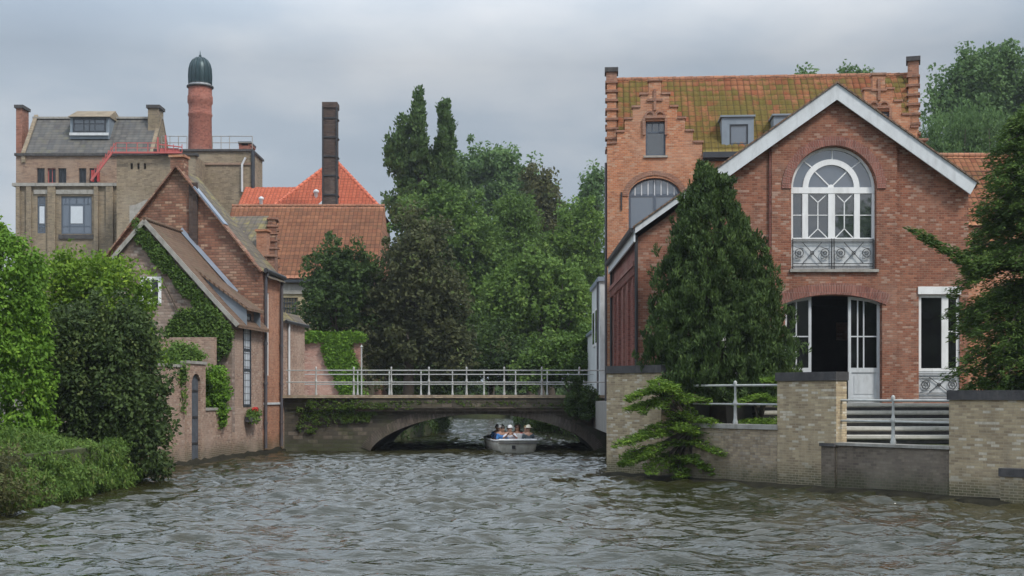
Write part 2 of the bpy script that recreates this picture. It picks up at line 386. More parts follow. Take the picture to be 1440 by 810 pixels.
# ------------------------------------------------------------------ world, sun, camera
def setup():
    w = bpy.data.worlds.new('World'); sc.world = w; w.use_nodes = True
    nt = w.node_tree; bg = nt.nodes['Background']
    sky = nt.nodes.new('ShaderNodeTexSky'); sky.sky_type = 'NISHITA'; sky.sun_disc = False
    sky.sun_elevation = R(52); sky.sun_rotation = R(138); sky.air_density = 1.6; sky.dust_density = 3.5; sky.ozone_density = 2
    tc = nt.nodes.new('ShaderNodeTexCoord')
    mp = nt.nodes.new('ShaderNodeMapping'); mp.inputs['Scale'].default_value = (1, 1, 2.6)
    nt.links.new(tc.outputs['Generated'], mp.inputs[0])
    n = nt.nodes.new('ShaderNodeTexNoise'); n.inputs['Scale'].default_value = 2.3; n.inputs['Detail'].default_value = 6; n.inputs['Roughness'].default_value = .5
    nt.links.new(mp.outputs[0], n.inputs[0])
    r = nt.nodes.new('ShaderNodeValToRGB'); nt.links.new(n.outputs['Fac'], r.inputs[0])
    e = r.color_ramp.elements
    e[0].position = .36; e[0].color = (3.3, 3.95, 4.8, 1)
    e[1].position = .68; e[1].color = (6.5, 6.75, 7.1, 1)
    m = e.new(.52); m.color = (4.25, 4.9, 5.7, 1)
    mx = nt.nodes.new('ShaderNodeMix'); mx.data_type = 'RGBA'; mx.inputs[0].default_value = .92
    nt.links.new(sky.outputs[0], mx.inputs[6]); nt.links.new(r.outputs[0], mx.inputs[7])
    sp = nt.nodes.new('ShaderNodeSeparateXYZ'); nt.links.new(tc.outputs['Generated'], sp.inputs[0])
    gr = nt.nodes.new('ShaderNodeMapRange'); nt.links.new(sp.outputs[2], gr.inputs[0])
    for i_, v_ in ((1, .25), (2, .45), (3, .66), (4, 1.95)): gr.inputs[i_].default_value = v_
    lx = nt.nodes.new('ShaderNodeMath'); lx.operation = 'MULTIPLY_ADD'; nt.links.new(sp.outputs[0], lx.inputs[0]); lx.inputs[1].default_value = -.22; lx.inputs[2].default_value = 1.0
    ml = nt.nodes.new('ShaderNodeMath'); ml.operation = 'MULTIPLY'; nt.links.new(gr.outputs[0], ml.inputs[0]); nt.links.new(lx.outputs[0], ml.inputs[1]); gr = ml
    vm = nt.nodes.new('ShaderNodeVectorMath'); vm.operation = 'SCALE'; nt.links.new(mx.outputs[2], vm.inputs[0]); nt.links.new(gr.outputs[0], vm.inputs['Scale'])
    nt.links.new(vm.outputs[0], bg.inputs[0]); bg.inputs[1].default_value = .075
    s = bpy.data.lights.new('sun', 'SUN'); s.energy = 1.5; s.angle = R(11); s.color = (1, .96, .9)
    so = bpy.data.objects.new('sun', s); COL.objects.link(so)
    el, az = R(50), R(138)                   # high, from behind the camera on the right
    dirv = Vector((math.sin(az)*math.cos(el), math.cos(az)*math.cos(el), math.sin(el)))
    so.rotation_euler = dirv.to_track_quat('Z', 'Y').to_euler(); so.location = (0, 0, 60)
    c = bpy.data.cameras.new('camera'); co = bpy.data.objects.new('camera', c); COL.objects.link(co)
    co.location = (0, 0, CH); co.rotation_euler = (R(90), 0, 0)
    c.sensor_width = 36; c.lens = FPX/1440*36; c.shift_y = (YH-405)/1440; c.clip_end = 4000; c.clip_start = .1
    sc.camera = co
    vs = sc.view_settings; vs.view_transform = 'Standard'; vs.look = 'None'; vs.gamma = 1; vs.exposure = .95; vs.use_curve_mapping = False
setup()

# ------------------------------------------------------------------ setting: water, ground
def make_water():
    xs = np.unique(np.concatenate([np.arange(-60, -14, 4.0), np.arange(-14, 13, .09), np.arange(13, 61, 4.0)]))
    ys = [-80, -60, -40, -20, -5, 5, 11]; y = 13.0
    while y < 170: ys.append(y); y += max(.075, .0021*y) if y < 66 else .4
    ys = np.array(ys); Xg, Yg = np.meshgrid(xs, ys)
    g = np.random.default_rng(3); Zg = np.zeros_like(Xg)
    for i in range(140):
        L = 10**g.uniform(math.log10(.30), math.log10(1.9)); k = 2*PI/L
        a = g.normal(R(88), R(24)); amp = .0098*L**.8*g.uniform(.4, 1.3)
        ph = g.uniform(0, 2*PI)
        w = (Xg*math.cos(a) + Yg*math.sin(a))*k + ph
        # waves come and go in patches
        pm = .55 + .75*np.sin(Xg*g.uniform(-.9, .9) + Yg*g.uniform(-.5, .5) + g.uniform(0, 6))
        s_ = np.sin(w); Zg += amp*(s_ - .25*np.cos(2*w))*pm
    fade = np.clip((Yg-9)/5, 0, 1)*np.clip((15-np.abs(Xg))/2, 0, 1)*np.clip(1.35 - Yg/95, .45, 1)
    Zg *= fade*.95*np.clip(.62 + (Yg-14)/55, .62, 1)
    ny, nx = Xg.shape
    v = np.stack([Xg.ravel(), Yg.ravel(), Zg.ravel()], 1)
    idx = np.arange(nx*ny).reshape(ny, nx)
    q = np.stack([idx[:-1,:-1].ravel(), idx[:-1,1:].ravel(), idx[1:,1:].ravel(), idx[1:,:-1].ravel()], 1)
    t = NT('canal_water'); P = t.geo()
    n1 = t.noise(t.mapv(P, (.5, 1.25, 1)), 5, 3, .5); n2 = t.noise(t.mapv(P, (.55, 1.4, 1)), 13, 2, .5)
    t.bump(t.math('ADD', t.math('MULTIPLY', n1, 1.0), t.math('MULTIPLY', n2, .3)), .038, 1.0)
    c = t.mix(t.ramp(t.noise(P, .12, 3), .35, .65), (.016,.018,.007), (.030,.027,.011))
    t.done(c, .025, .5); t.b.inputs['IOR'].default_value = 1.55
    fast_mesh('water', v, q, t.m, smooth=True, kind='structure')

def fast_mesh(name, v, q, mat, parent=None, tint=None, smooth=False, kind=None):
    """quads through numpy; coordinates are world ones"""
    me = bpy.data.meshes.new(name)
    off = root_loc(parent) if parent else Vector((0,0,0))
    v = v - np.array([off.x, off.y, off.z])
    me.vertices.add(len(v)); me.vertices.foreach_set('co', v.astype(np.float32).ravel())
    n = q.shape[1]
    me.loops.add(q.size); me.loops.foreach_set('vertex_index', q.astype(np.int32).ravel())
    me.polygons.add(len(q)); me.polygons.foreach_set('loop_start', np.arange(0, q.size, n, dtype=np.int32))
    if smooth: me.polygons.foreach_set('use_smooth', np.ones(len(q), bool))
    me.update(calc_edges=True)
    if tint is not None:
        a = me.attributes.new('tint', 'FLOAT', 'FACE'); a.data.foreach_set('value', tint.astype(np.float32))
    me.materials.append(mat)
    o = bpy.data.objects.new(name, me); COL.objects.link(o)
    if parent: o.parent = parent
    if kind: o['kind'] = kind
    return o
make_water()

QA = Vector((2.78, 37.6)); QB = Vector((11.0, 27.5)); QD = (QB-QA).normalized()     # waterline of the right quay
QN = Vector((-QD.y, QD.x))*.5
canal = [(-200,-150),(200,-150),(200,-100), tuple(QA+QD*45+QN), (QA+QN)[:], (4.25,54.2), (4.05,66), (3.5,78), (2.2,86), (.8,96), (-.2,130),
         (-6.0,130), (-5.2,100), (-4.7,90), (-5.1,76), (-6.1,67), (-9.95,54.2), (-11.5,40.3), (-11.6,38.0), (-10.2,33), (-10.7,25.4), (-11.5,8), (-60,-30), (-200,-60)]
canal = [tuple(p) for p in canal]
g = MB(); 
# flat slab with the canal cut out of it (panel works in u,z so swap axes by hand)
t_ = MB(); t_.panel([(-1500,-1500),(1500,-1500),(1500,1500),(-1500,1500)], [canal], 0, 1)
gv = [(x, z, 1.1 if y < .5 else -1.5) for (x, y, z) in t_.v]
o = link_mesh('ground', gv, [f[::-1] for f in t_.f], M['soil']); tag(o, kind='structure')
# raised street level beyond the bridge ends and the terrace of the hall
o = MB().box(-60, -6.4, 54.6, 140, 1.0, 2.3).build('street', M['paving']); tag(o, kind='structure')
o = MB().box(4.5, 40, 54.6, 140, 1.0, 2.3).build('street', M['paving']); tag(o, kind='structure')
o = MB().prism([(3.45,1.0),(30,1.0),(30,2.14),(3.45,2.14)], 37.3, 62).build('terrace', M['paving']); tag(o, kind='structure')

# ------------------------------------------------------------------ foliage generator
def leaves(name, clumps, per, L, Wd, mat, parent=None, mode='random', seed=1, spread=1.0, droop=0.0, kind=None, center=None):
    """clumps: array (n,4+) of x,y,z,r. Every leaf is a small folded diamond."""
    g = np.random.default_rng(seed); C = np.array(clumps, float); n = len(C)
    if np.isscalar(per): per = np.full(n, per, int)
    ci = np.repeat(np.arange(n), per); N = len(ci)
    dirn = g.normal(size=(N,3)); dirn /= np.linalg.norm(dirn, axis=1)[:,None]
    rad = g.uniform(.25, 1, N)**.6
    sq = C[ci,4:7] if C.shape[1] >= 7 else np.ones((N,3))
    P = C[ci,:3] + dirn*(rad*C[ci,3])[:,None]*sq*spread
    D = g.normal(size=(N,3))
    if mode == 'up': D = D*.35 + dirn*.55*np.array([1,1,.2]) + np.array([0,0,.9])
    elif mode == 'droop': D = D*.45 + dirn*.7 + np.array([0,0,-.35])
    elif mode == 'plate':
        out = C[ci,7:10]; D = D*np.array([.4,.4,.22]) + out*.9 + np.array([0,0,.05])
    elif mode == 'blade': D = D*.5 + dirn*.3 + np.array([.3,-.5,-.75])
    D /= np.linalg.norm(D, axis=1)[:,None]
    Nn = dirn*.7 + g.normal(size=(N,3))*.6 + np.array([0,0,.55])
    S = np.cross(D, Nn); S /= np.maximum(np.linalg.norm(S, axis=1), 1e-6)[:,None]
    UpL = np.cross(S, D)
    l = (L*g.uniform(.6, 1.35, N))[:,None]; w = (Wd*g.uniform(.6, 1.3, N))[:,None]
    A = P - D*l*.5; B = P + S*w*.5 - UpL*w*.12; T = P + D*l*.5 - np.array([0,0,1])*l*droop; E = P - S*w*.5 - UpL*w*.12
    V = np.stack([A,B,T,E], 1).reshape(-1,3); Q = np.arange(4*N).reshape(N,4)
    ct = g.uniform(0, 1, n); tint = np.clip(ct[ci]*.65 + g.uniform(0, 1, N)*.35, 0, 1)
    return fast_mesh(name, V, Q, mat, parent, tint, kind=kind)

def in_ellipsoids(ells, n, g, shell=.55, cr=.5, jag=.15):
    """clump centres spread through a set of ellipsoids (x,y,z,rx,ry,rz), most near the surface"""
    out = []; vol = np.array([e[3]*e[4]+e[4]*e[5]+e[3]*e[5] for e in ells]); vol = vol/vol.sum()
    for e, f in zip(ells, vol):
        m = max(3, int(n*f))
        d = g.normal(size=(m,3)); d /= np.linalg.norm(d, axis=1)[:,None]
        r = (shell + (1-shell)*g.uniform(0, 1, m)**.6)*(1 + g.normal(size=m)*jag)
        c = np.array(e[:3]) + d*r[:,None]*np.array(e[3:6])
        rr = cr*g.uniform(.55, 1.35, m)
        out.append(np.column_stack([c, rr]))
    return np.concatenate(out)

def limbs(root, base, top, r, tips, name='trunk', seed=1):
    g = random.Random(seed); m = MB()
    n = 7; path = []; rr = []
    for i in range(n+1):
        t = i/n
        path.append((base[0]+(top[0]-base[0])*t + g.uniform(-.04, .04)*r*6*(t > 0), base[1]+(top[1]-base[1])*t, base[2]+(top[2]-base[2])*t)); rr.append(r*(1.15-.95*t))
    m.tube(path, rr, 8)
    for tp in tips:
        t = g.uniform(.3, .8); i = int(t*n); a = Vector(path[i]); b = Vector(tp)
        mid = a.lerp(b, .5) + Vector((g.uniform(-.1,.1), g.uniform(-.1,.1), .12))*(b-a).length
        m.tube([a, mid, b], [rr[i]*.5, rr[i]*.3, rr[i]*.08], 6)
    return m.build(name, M['bark'], root)

def tree(name, label, x, y, z0, ells, mat, nclump, per, L, Wd, cr, trunk_r=.25, mode='random', seed=1, group=None, jag=.15, shell=.5, cat='tree', ntips=14, squash=None):
    """ells relative to (x, y, 0)"""
    t = thing(name, label, cat, (x, y, z0), group)
    E = [(x+e[0], y+e[1], e[2], e[3], e[4], e[5]) for e in ells]
    g = np.random.default_rng(seed); C = in_ellipsoids(E, nclump, g, shell, cr, jag)
    if squash: C = np.column_stack([C, np.tile(np.array(squash, float), (len(C),1))])
    leaves('crown', C, per, L, Wd, M[mat], t, mode, seed)
    top = max(E, key=lambda e: e[2]+e[5]*.4)
    tips = [tuple(C[i,:3]) for i in g.choice(len(C), min(ntips, len(C)), replace=False)]
    limbs(t, (x, y, z0-.2), (top[0], top[1], top[2]+top[5]*.35), trunk_r, tips, seed=seed)
    return t
# ------------------------------------------------------------------ building helpers
def arc(cu, cz, r, a0, a1, n=20, ry=None):
    ry = ry or r
    return [(cu + r*math.cos(R(a0+(a1-a0)*i/n)), cz + ry*math.sin(R(a0+(a1-a0)*i/n))) for i in range(n+1)]
def rect(u0, u1, z0, z1): return [(u0,z0),(u1,z0),(u1,z1),(u0,z1)]
def arched(u0, u1, z0, zs, rise, n=16):
    cu = (u0+u1)/2; h = (u1-u0)/2
    return [(u0,z0),(u1,z0)] + arc(cu, zs, h, 0, 180, n, rise)
def voussoirs(F, cu, cz, r0, r1, a0, a1, v0, v1, n, name, mat, parent, ky=1.0):
    m = MB(F); gap = .06
    for i in range(n):
        A = R(a0+(a1-a0)*(i+gap)/n); B = R(a0+(a1-a0)*(i+1-gap)/n); e = rnd.uniform(-.004, .004)
        P = [(cu+r*math.cos(t), cz+r*math.sin(t)*ky) for r, t in ((r0,A),(r1,A),(r1,B),(r0,B))]
        m.add([(p[0], v0+e, p[1]) for p in P]+[(p[0], v1, p[1]) for p in P], [(0,1,2,3),(7,6,5,4),(0,4,5,1),(1,5,6,2),(2,6,7,3),(3,7,4,0)])
    return m.build(name, mat, parent)
def pantile(name, F, A, B, C_, mat, parent, pu=.26, pv=.36, keep=None, amp=.028, step=.035, sub=6):
    """tiles laid on the parallelogram A, A+(B-A), up to C; A,B along the eave, C at the top of A's side"""
    A = Vector(F.p(*A)); B = Vector(F.p(*B)); C_ = Vector(F.p(*C_))
    ud = (B-A); U = ud.length; ud.normalize(); vd = (C_-A); V = vd.length; vd.normalize(); nn = ud.cross(vd).normalized()
    nu = int(U/pu*sub)+1; us = np.linspace(0, U, nu); rows = int(math.ceil(V/pv))
    vs = []; hs = []
    for r in range(rows):
        vs += [r*pv, min((r+1)*pv, V)]; hs += [step, 0.0]
    vs = np.array(vs); hs = np.array(hs)
    g = np.random.default_rng(int(U*100))
    Ug, Vg = np.meshgrid(us, vs)
    jit = g.uniform(-.008, .008, (len(vs)//2, int(U/pu)+2)); ti = np.clip((Ug/pu).astype(int), 0, jit.shape[1]-1)
    H = amp*(np.abs(np.sin(Ug*PI/pu))**.8) + hs[:,None] + .01 + jit[(np.arange(len(vs))//2)[:,None], ti]
    P = np.array(A)[None,None]+Ug[...,None]*np.array(ud)+Vg[...,None]*np.array(vd)+H[...,None]*np.array(nn)
    ny, nx = Ug.shape; idx = np.arange(nx*ny).reshape(ny, nx)
    q = np.stack([idx[:-1,:-1].ravel(), idx[:-1,1:].ravel(), idx[1:,1:].ravel(), idx[1:,:-1].ravel()], 1)
    UV = np.stack([Ug.ravel(), Vg.ravel()], 1)
    if keep is not None:
        cen = UV[q].mean(1); q = q[np.array([keep(a, b) for a, b in cen])]
    o = fast_mesh(name, P.reshape(-1,3), q, mat, parent)
    uvl = o.data.uv_layers.new(name='UVMap')
    # nudge each row's own verts inside its tile so that a tile keeps one tone
    uvq = UV[q].copy(); cen = uvq.mean(1, keepdims=True); uvq = cen + (uvq-cen)*.96
    uvl.data.foreach_set('uv', uvq.astype(np.float32).ravel())
    return o
def grid_window(F, name, u0, u1, z0, z1, root, v=.1, us=(), zs=(), fw=.07, bw=.04, frame='blue_frame', glass='glass', depth=.07, arch=0):
    """rectangular (or low-arched) window: frame part with glazing bars, panes as its sub-part"""
    m = MB(F); o = arched(u0, u1, z0, z1-arch, arch) if arch else rect(u0, u1, z0, z1)
    i_ = arched(u0+fw, u1-fw, z0+fw, z1-arch, arch-fw*.6) if arch else rect(u0+fw, u1-fw, z0+fw, z1-fw)
    m.panel(o, [i_], v, v+depth)
    for u in us: m.box(u-bw/2, u+bw/2, v+.006, v+depth-.01, z0+fw*.9, z1-fw*.9)
    for z in zs: m.box(u0+fw*.9, u1-fw*.9, v+.012, v+depth-.016, z-bw/2, z+bw/2)
    f = m.build(name, M[frame], root)
    g = MB(F); g.panel(i_, [], v+depth*.5, v+depth*.5+.015); g.build('pane', M[glass], f)
    return f

# ------------------------------------------------------------------ the hall with the white-edged gable
def hall():
    F = Frame(0, 39); k = 39/FPX
    hu = lambda px: (px-720)*k
    hz = lambda py: CH+(YH-py)*k
    t = thing('brick_hall', 'red brick hall with a broad white gable edge, big arched window and open white door', 'house', (9.82, 39, 2.1))
    ua = hu(1173); ul = 3.84; ur = hu(1362); apex = 11.44; sl = .71; ze = apex-sl*(ua-ul)
    wc = hu(1171.3); wr = 1.285; wz = hz(266); wb = hz(379)
    win = [(wc-wr, wb), (wc+wr, wb)] + arc(wc, wz, wr, 0, 180, 28)
    d0, d1 = hu(1103.5), hu(1238.5); dz = hz(427.5)
    door = arched(d0, d1, 2.15, dz, .27, 14)
    w0, w1 = hu(1292), hu(1350)
    sidew = [(w0, w1), (2*ua-w1, 2*ua-w0)]
    holes = [win, door] + [rect(a, b, 2.2, hz(414)) for a, b in sidew]
    zer = apex-sl*(ur-ua)
    outer = [(ul,1.5),(ur,1.5),(ur,zer),(ua,apex),(ul,ze)]
    MB(F).panel(outer, holes, 0, .35).build('front_wall', M['hall_brick'], t)
    # central bay standing 12 cm proud
    b0, b1 = hu(1084), hu(1260)
    tz = lambda u: apex-sl*abs(u-ua)-.02
    MB(F).panel([(b0,1.6),(b1,1.6),(b1,tz(b1)),(ua,tz(ua)),(b0,tz(b0))], [arched(d0-.01, d1+.01, 1.62, dz, .28, 14), [(wc-wr-.01, wb-.02), (wc+wr+.01, wb-.02)] + arc(wc, wz, wr+.01, 0, 180, 28)], -.12, -.003).build('central_bay', M['hall_brick'], t)
    voussoirs(F, wc, wz, wr+.02, wr+.30, 0, 180, -.155, -.1, 64, 'window_arch', M['hall_arch'], t)
    # door arch: a flat segmental ring
    Rr = ((d1-d0)/2)**2/(2*.27)+.135; aa = math.degrees(math.asin((d1-d0)/2/Rr)); cz = dz+.27-Rr
    voussoirs(F, (d0+d1)/2, cz, Rr+.015, Rr+.36, 90-aa-2, 90+aa+2, -.150, -.1, 44, 'door_arch', M['hall_arch'], t)
    # corner piers and side walls
    G = Frame(ul, 39.35, -90)
    hol = [arched(.55+i*1.85, 1.75+i*1.85, 2.3, 5.45, .55, 10) for i in range(5)]
    MB(G).panel(rect(0, 9.85, 1.5, ze+.02), hol, 0, -.35).build('side_wall', M['wing_brick'], t)
    for i in range(5):
        a = .55+i*1.85
        f = MB(G); f.box(a-.02, a+.42, -.22, -.30, 2.25, 5.9); f.box(a+.78, a+1.22, -.22, -.30, 2.25, 5.9); f.build('recess_panel', M['wing_brick'], t)
        grid_window(G, 'side_window', a+.42, a+.78, 2.3, 5.8, t, v=-.29, zs=(3.4,4.5), fw=.04, frame='dark_frame', glass='glass_dark', depth=.05)
        m = MB(G); m.box(a-.3, a-.06, .002, .09, 1.6, 6.05); m.build('pilaster', M['wing_brick'], t)
    m = MB(G)
    for i in range(36): m.box(.1+i*.27, .22+i*.27, .002, .1, 6.1, 6.35)
    m.box(0, 9.8, .002, .13, 6.36, 6.5); m.build('cornice', M['wing_brick'], t)
    MB(F).panel(rect(ur-.35, ur, 1.5, zer), [], .352, 10.2).build('side_wall', M['hall_brick'], t)
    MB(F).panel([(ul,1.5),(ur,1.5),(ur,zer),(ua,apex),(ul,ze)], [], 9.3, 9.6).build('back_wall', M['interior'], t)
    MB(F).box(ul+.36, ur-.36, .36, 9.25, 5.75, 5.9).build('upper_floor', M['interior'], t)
    # roof
    r = MB(F); zt = 11.80
    er = (1368-1173)*k; E_ = {-1: 6.1, 1: er}
    for s in (-1, 1):
        e = E_[s]+.02
        r.add([(ua, -.3, zt+.02), (ua+s*e, -.3, zt+.02-sl*e), (ua+s*e, -.3, zt-.12-sl*e), (ua, -.3, zt-.12),
               (ua, 10.1, zt+.02), (ua+s*e, 10.1, zt+.02-sl*e), (ua+s*e, 10.1, zt-.12-sl*e), (ua, 10.1, zt-.12)],
              [(0,1,2,3),(7,6,5,4),(0,4,5,1),(1,5,6,2),(2,6,7,3)] if s > 0 else [(3,2,1,0),(4,5,6,7),(1,5,4,0),(2,6,5,1),(3,7,6,2)])
    r.build('roof', M['brown_tile'], t)
    thin = 6.1; E_[-1] = (1173-1005)*k
    MB(F).panel([(ua-E_[-1]-.003, zt-sl*E_[-1]), (ua-thin, zt-sl*thin), (ua-thin, zt-.2-sl*thin), (ua-E_[-1]-.003, zt-.2-sl*E_[-1])], [], -.355, -.302).build('eave_board', M['white_grey'], t)
    for s in (-1, 1):
        e = E_[s]; m = MB(F); q = [(ua, zt), (ua+s*e, zt-sl*e), (ua+s*(e-(.2 if s > 0 else 0)), zt-.49-sl*(e-(.2 if s > 0 else 0))), (ua, zt-.49)]
        m.panel(q if s < 0 else q[::-1], [], -.36, -.302)
        m.build('bargeboard', M['white_grey'], t)
        m = MB(F); e = (e if s > 0 else thin)+.06; q = [(ua, zt+.06), (ua+s*e, zt+.06-sl*e), (ua+s*e, zt+.005-sl*e), (ua, zt+.005)]
        m.panel(q if s < 0 else q[::-1], [], -.41, -.28); m.build('verge_trim', M['cottage_tile'], t)
    ez = zt-sl*6.1
    MB(F).box(ul-.16, ul-.11, -.3, 10, ez-.45, ez-.06).build('eave_board', M['white_grey'], t)
    MB(F).box(ul-.29, ul-.17, -.34, 10.05, ez-.16, ez-.03).build('gutter', M['iron'], t)
    for v_ in (.08, 9.8): MB(F).tube([(ul-.06, v_-.15 if v_ < 1 else v_, ez-.2), (ul-.06, v_-.15 if v_ < 1 else v_, 2.2)], .05).build('downpipe', M['iron'], t)
    # big arched window
    f = MB(F)
    f.ring(wc, wz, wr-.075, wr-.002, 0, 180, .06, .16, 32)
    f.box(wc-wr+.002, wc-wr+.08, .06, .16, wb+.9, wz); f.box(wc+wr-.08, wc+wr-.002, .06, .16, wb+.9, wz)
    zb = hz(334); zt0, zt1 = hz(271.5), hz(263)
    f.box(wc-wr+.01, wc+wr-.01, .05, .17, zt0, zt1)
    f.box(wc-wr+.01, wc+wr-.01, .05, .17, zb-.08, zb)
    for a, b in ((1129,1137),(1165.5,1175),(1202,1210)): f.box(hu(a), hu(b), .062, .158, zb, zt0)
    ri = 40*k; ci = hu(1169.5)
    f.ring(ci, zt1-.01, ri-.17, ri, 0, 180, .055, .165, 28)
    for a in (45, 90, 135):
        c, s_ = math.cos(R(a)), math.sin(R(a))
        f.bar((wc+c*(ri-.02), .11, zt1+s_*(ri-.02)), (wc+c*(wr-.05), .11, wz+s_*(wr-.05)), .035)
    for a in (45, 135):
        c, s_ = math.cos(R(a)), math.sin(R(a)); f.bar((ci, .11, zt1), (ci+c*(ri-.16), .11, zt1+s_*(ri-.16)), .035)
    f.ring(ci, zt1, .0, .09, 0, 180, .08, .14, 10)
    zm = hz(302)
    for a, b in ((1115,1129),(1137,1165.5),(1175,1202),(1210,1228)): f.box(hu(a), hu(b), .09, .13, zm-.012, zm+.012)
    for a, b in ((1137,1165.5),(1175,1202)):
        A, B, Cc = hu(a), hu(b), hu((a+b)/2); y0, y1 = hz(321), hz(284)
        f.bar((Cc,.11,y0), (Cc,.11,y1), .028)
        for e_ in (A+.02, B-.02): f.bar((Cc,.11,y1), (e_,.11,zt0), .028); f.bar((Cc,.11,y0), (e_,.11,zb), .028)
    w = f.build('arched_window', M['white'], t)
    MB(F).panel([(wc-wr+.03, zt1),(wc+wr-.03, zt1)] + arc(wc, wz, wr-.03, 2, 178, 24), [], .12, .135).build('pane', M['glass_painted_sky'], w)
    MB(F).box(wc-wr+.03, wc+wr-.03, .12, .135, zb, zt0).build('pane', M['glass'], w)
    MB(F).box(wc-wr+.003, wc+wr-.003, .07, .15, wb+.005, zb-.08).build('panel_board', M['white_grey'], w)
    # iron ornament in front of the board
    b = MB(F); z0, z1 = wb+.1, zb-.06; L0, L1 = wc-wr+.06, wc+wr-.06; v = .0
    for z in (z0, z0+.08, z1-.08, z1): b.bar((L0,v,z),(L1,v,z),.022)
    for u in (L0, wc-.035, wc+.035, L1): b.bar((u,v,z0-.1),(u,v,z1+.03),.026)
    def ornament(b, a0, a1, z0, z1):
        m_ = (a0+a1)/2; zc = (z0+z1)/2
        b.bar((m_-.3,v,z0+.08),(m_+.3,v,z1-.08),.018); b.bar((m_-.3,v,z1-.08),(m_+.3,v,z0+.08),.018)
        for uc in (a0+.2, a1-.2):
            b.ring(uc, zc, .115, .135, 0, 360, v-.01, v+.01, 18); b.ring(uc, zc, .045, .062, 0, 360, v-.01, v+.01, 12)
            b.bar((uc-.13,v,zc-.18),(uc+.13,v,zc-.12),.014); b.bar((uc-.13,v,zc+.18),(uc+.13,v,zc+.12),.014)
        b.ring(m_, zc, .04, .06, 0, 360, v-.012, v+.012, 12)
    ornament(b, L0, wc-.04, z0, z1); ornament(b, wc+.04, L1, z0, z1)
    b.build('balcony_grille', M['iron'], t)
    MB(F).box(wc-wr-.06, wc+wr+.06, -.2, .05, wb-.09, wb-.004).build('window_sill', M['stone'], t)
    # side windows of the ground floor
    for i, (a, b_) in enumerate(sidew):
        zt_, zb_ = hz(414), hz(522)
        f = grid_window(F, 'window', a+.003, b_-.003, zb_, zt_-.003, t, v=.06, us=(), zs=(), frame='white', glass='glass_dark', fw=.09)
        s = 1 if i == 0 else -1; mu = a+(b_-a)*(.65 if i == 0 else .35)
        m = MB(F); m.box(mu-.1, mu+.1, .05, .13, zb_+.08, zt_-.09)
        m.box(*((mu+.1, b_-.09) if i == 0 else (a+.09, mu-.1)), .08, .12, 4.3, 4.35); m.build('mullion', M['white'], t)
        MB(F).box(a+.004, b_-.004, .07, .12, 2.16, zb_-.002).build('panel_board', M['white_grey'], t)
        m = MB(F); v = .03
        for z in (2.35, 2.45, zb_-.17, zb_-.08): m.bar((a,v,z),(b_,v,z),.02)
        ornament(m, a+.02, b_-.02, 2.4, zb_-.1); m.build('balcony_grille', M['iron'], t)
        MB(F).box(a-.03, b_+.02, -.05, .06, zt_+.004, zt_+.235).build('shutter_box', M['white'], t)
    # door: left leaf fixed, middle open, right leaf open flat
    for nm, a, b_, bars in (('door_leaf', d0+.003, hu(1142), (hu(1121),)), ('door_leaf', hu(1194), d1-.003, (hu(1207.5), hu(1216)))):
        cu = (d0+d1)/2; hw = (d1-d0)/2
        top = lambda u: dz+.26*math.sqrt(max(0, 1-((u-cu)/hw)**2))
        m = MB(F); n = 8
        us_ = [a+(b_-a)*i/n for i in range(n+1)]
        o_ = [(a, 2.16),(b_, 2.16)] + [(u, top(u)-.01) for u in us_[::-1]]
        f_ = .085; ui = [a+f_+(b_-a-2*f_)*i/n for i in range(n+1)]
        h1 = [(a+f_, 3.22),(b_-f_, 3.22)] + [(u, top(u)-.1) for u in ui[::-1]]
        h2 = rect(a+f_+.02, b_-f_-.02, 2.34, 3.08)
        m.panel(o_, [h1, h2], .10, .17)
        for u in bars: m.box(u-.02, u+.02, .115, .155, 3.2, top(u)-.08)
        m.box(a+f_-.01, b_-f_+.01, .112, .152, hz(473)-.018, hz(473)+.018)
        m.box(a+f_+.019, b_-f_-.019, .13, .15, 2.339, 3.081); m.box(a+f_+.1, b_-f_-.1, .118, .135, 2.42, 3.0)
        d = m.build(nm, M['white_grey'], t)
        MB(F).panel([(a+f_-.01, 3.215),(b_-f_+.01, 3.215)] + [(u, top(u)-.095) for u in ui[::-1]], [], .13, .14).build('pane', M['glass_dark'], d)
    MB(F).box(d0, d1, -.1, .34, 2.141, 2.158).build('threshold', M['stone'], t)
    for i, py in enumerate((0,)):
        MB(F).box(b0-.06, b0-.005, -.09, -.003, 2.2, tz(b0)-.05).build('downpipe', M['wing_brick'], t)
hall()
tag(MB(Frame(0, 43.5)).box(11.02, 11.42, 0, .04, 4.25, 4.85).build('far_window_panel', M['wall_brick']), 'small reddish panel standing in for a far window behind the open hall door', 'picture')  # flat panel standing in for a far window glimpsed inside

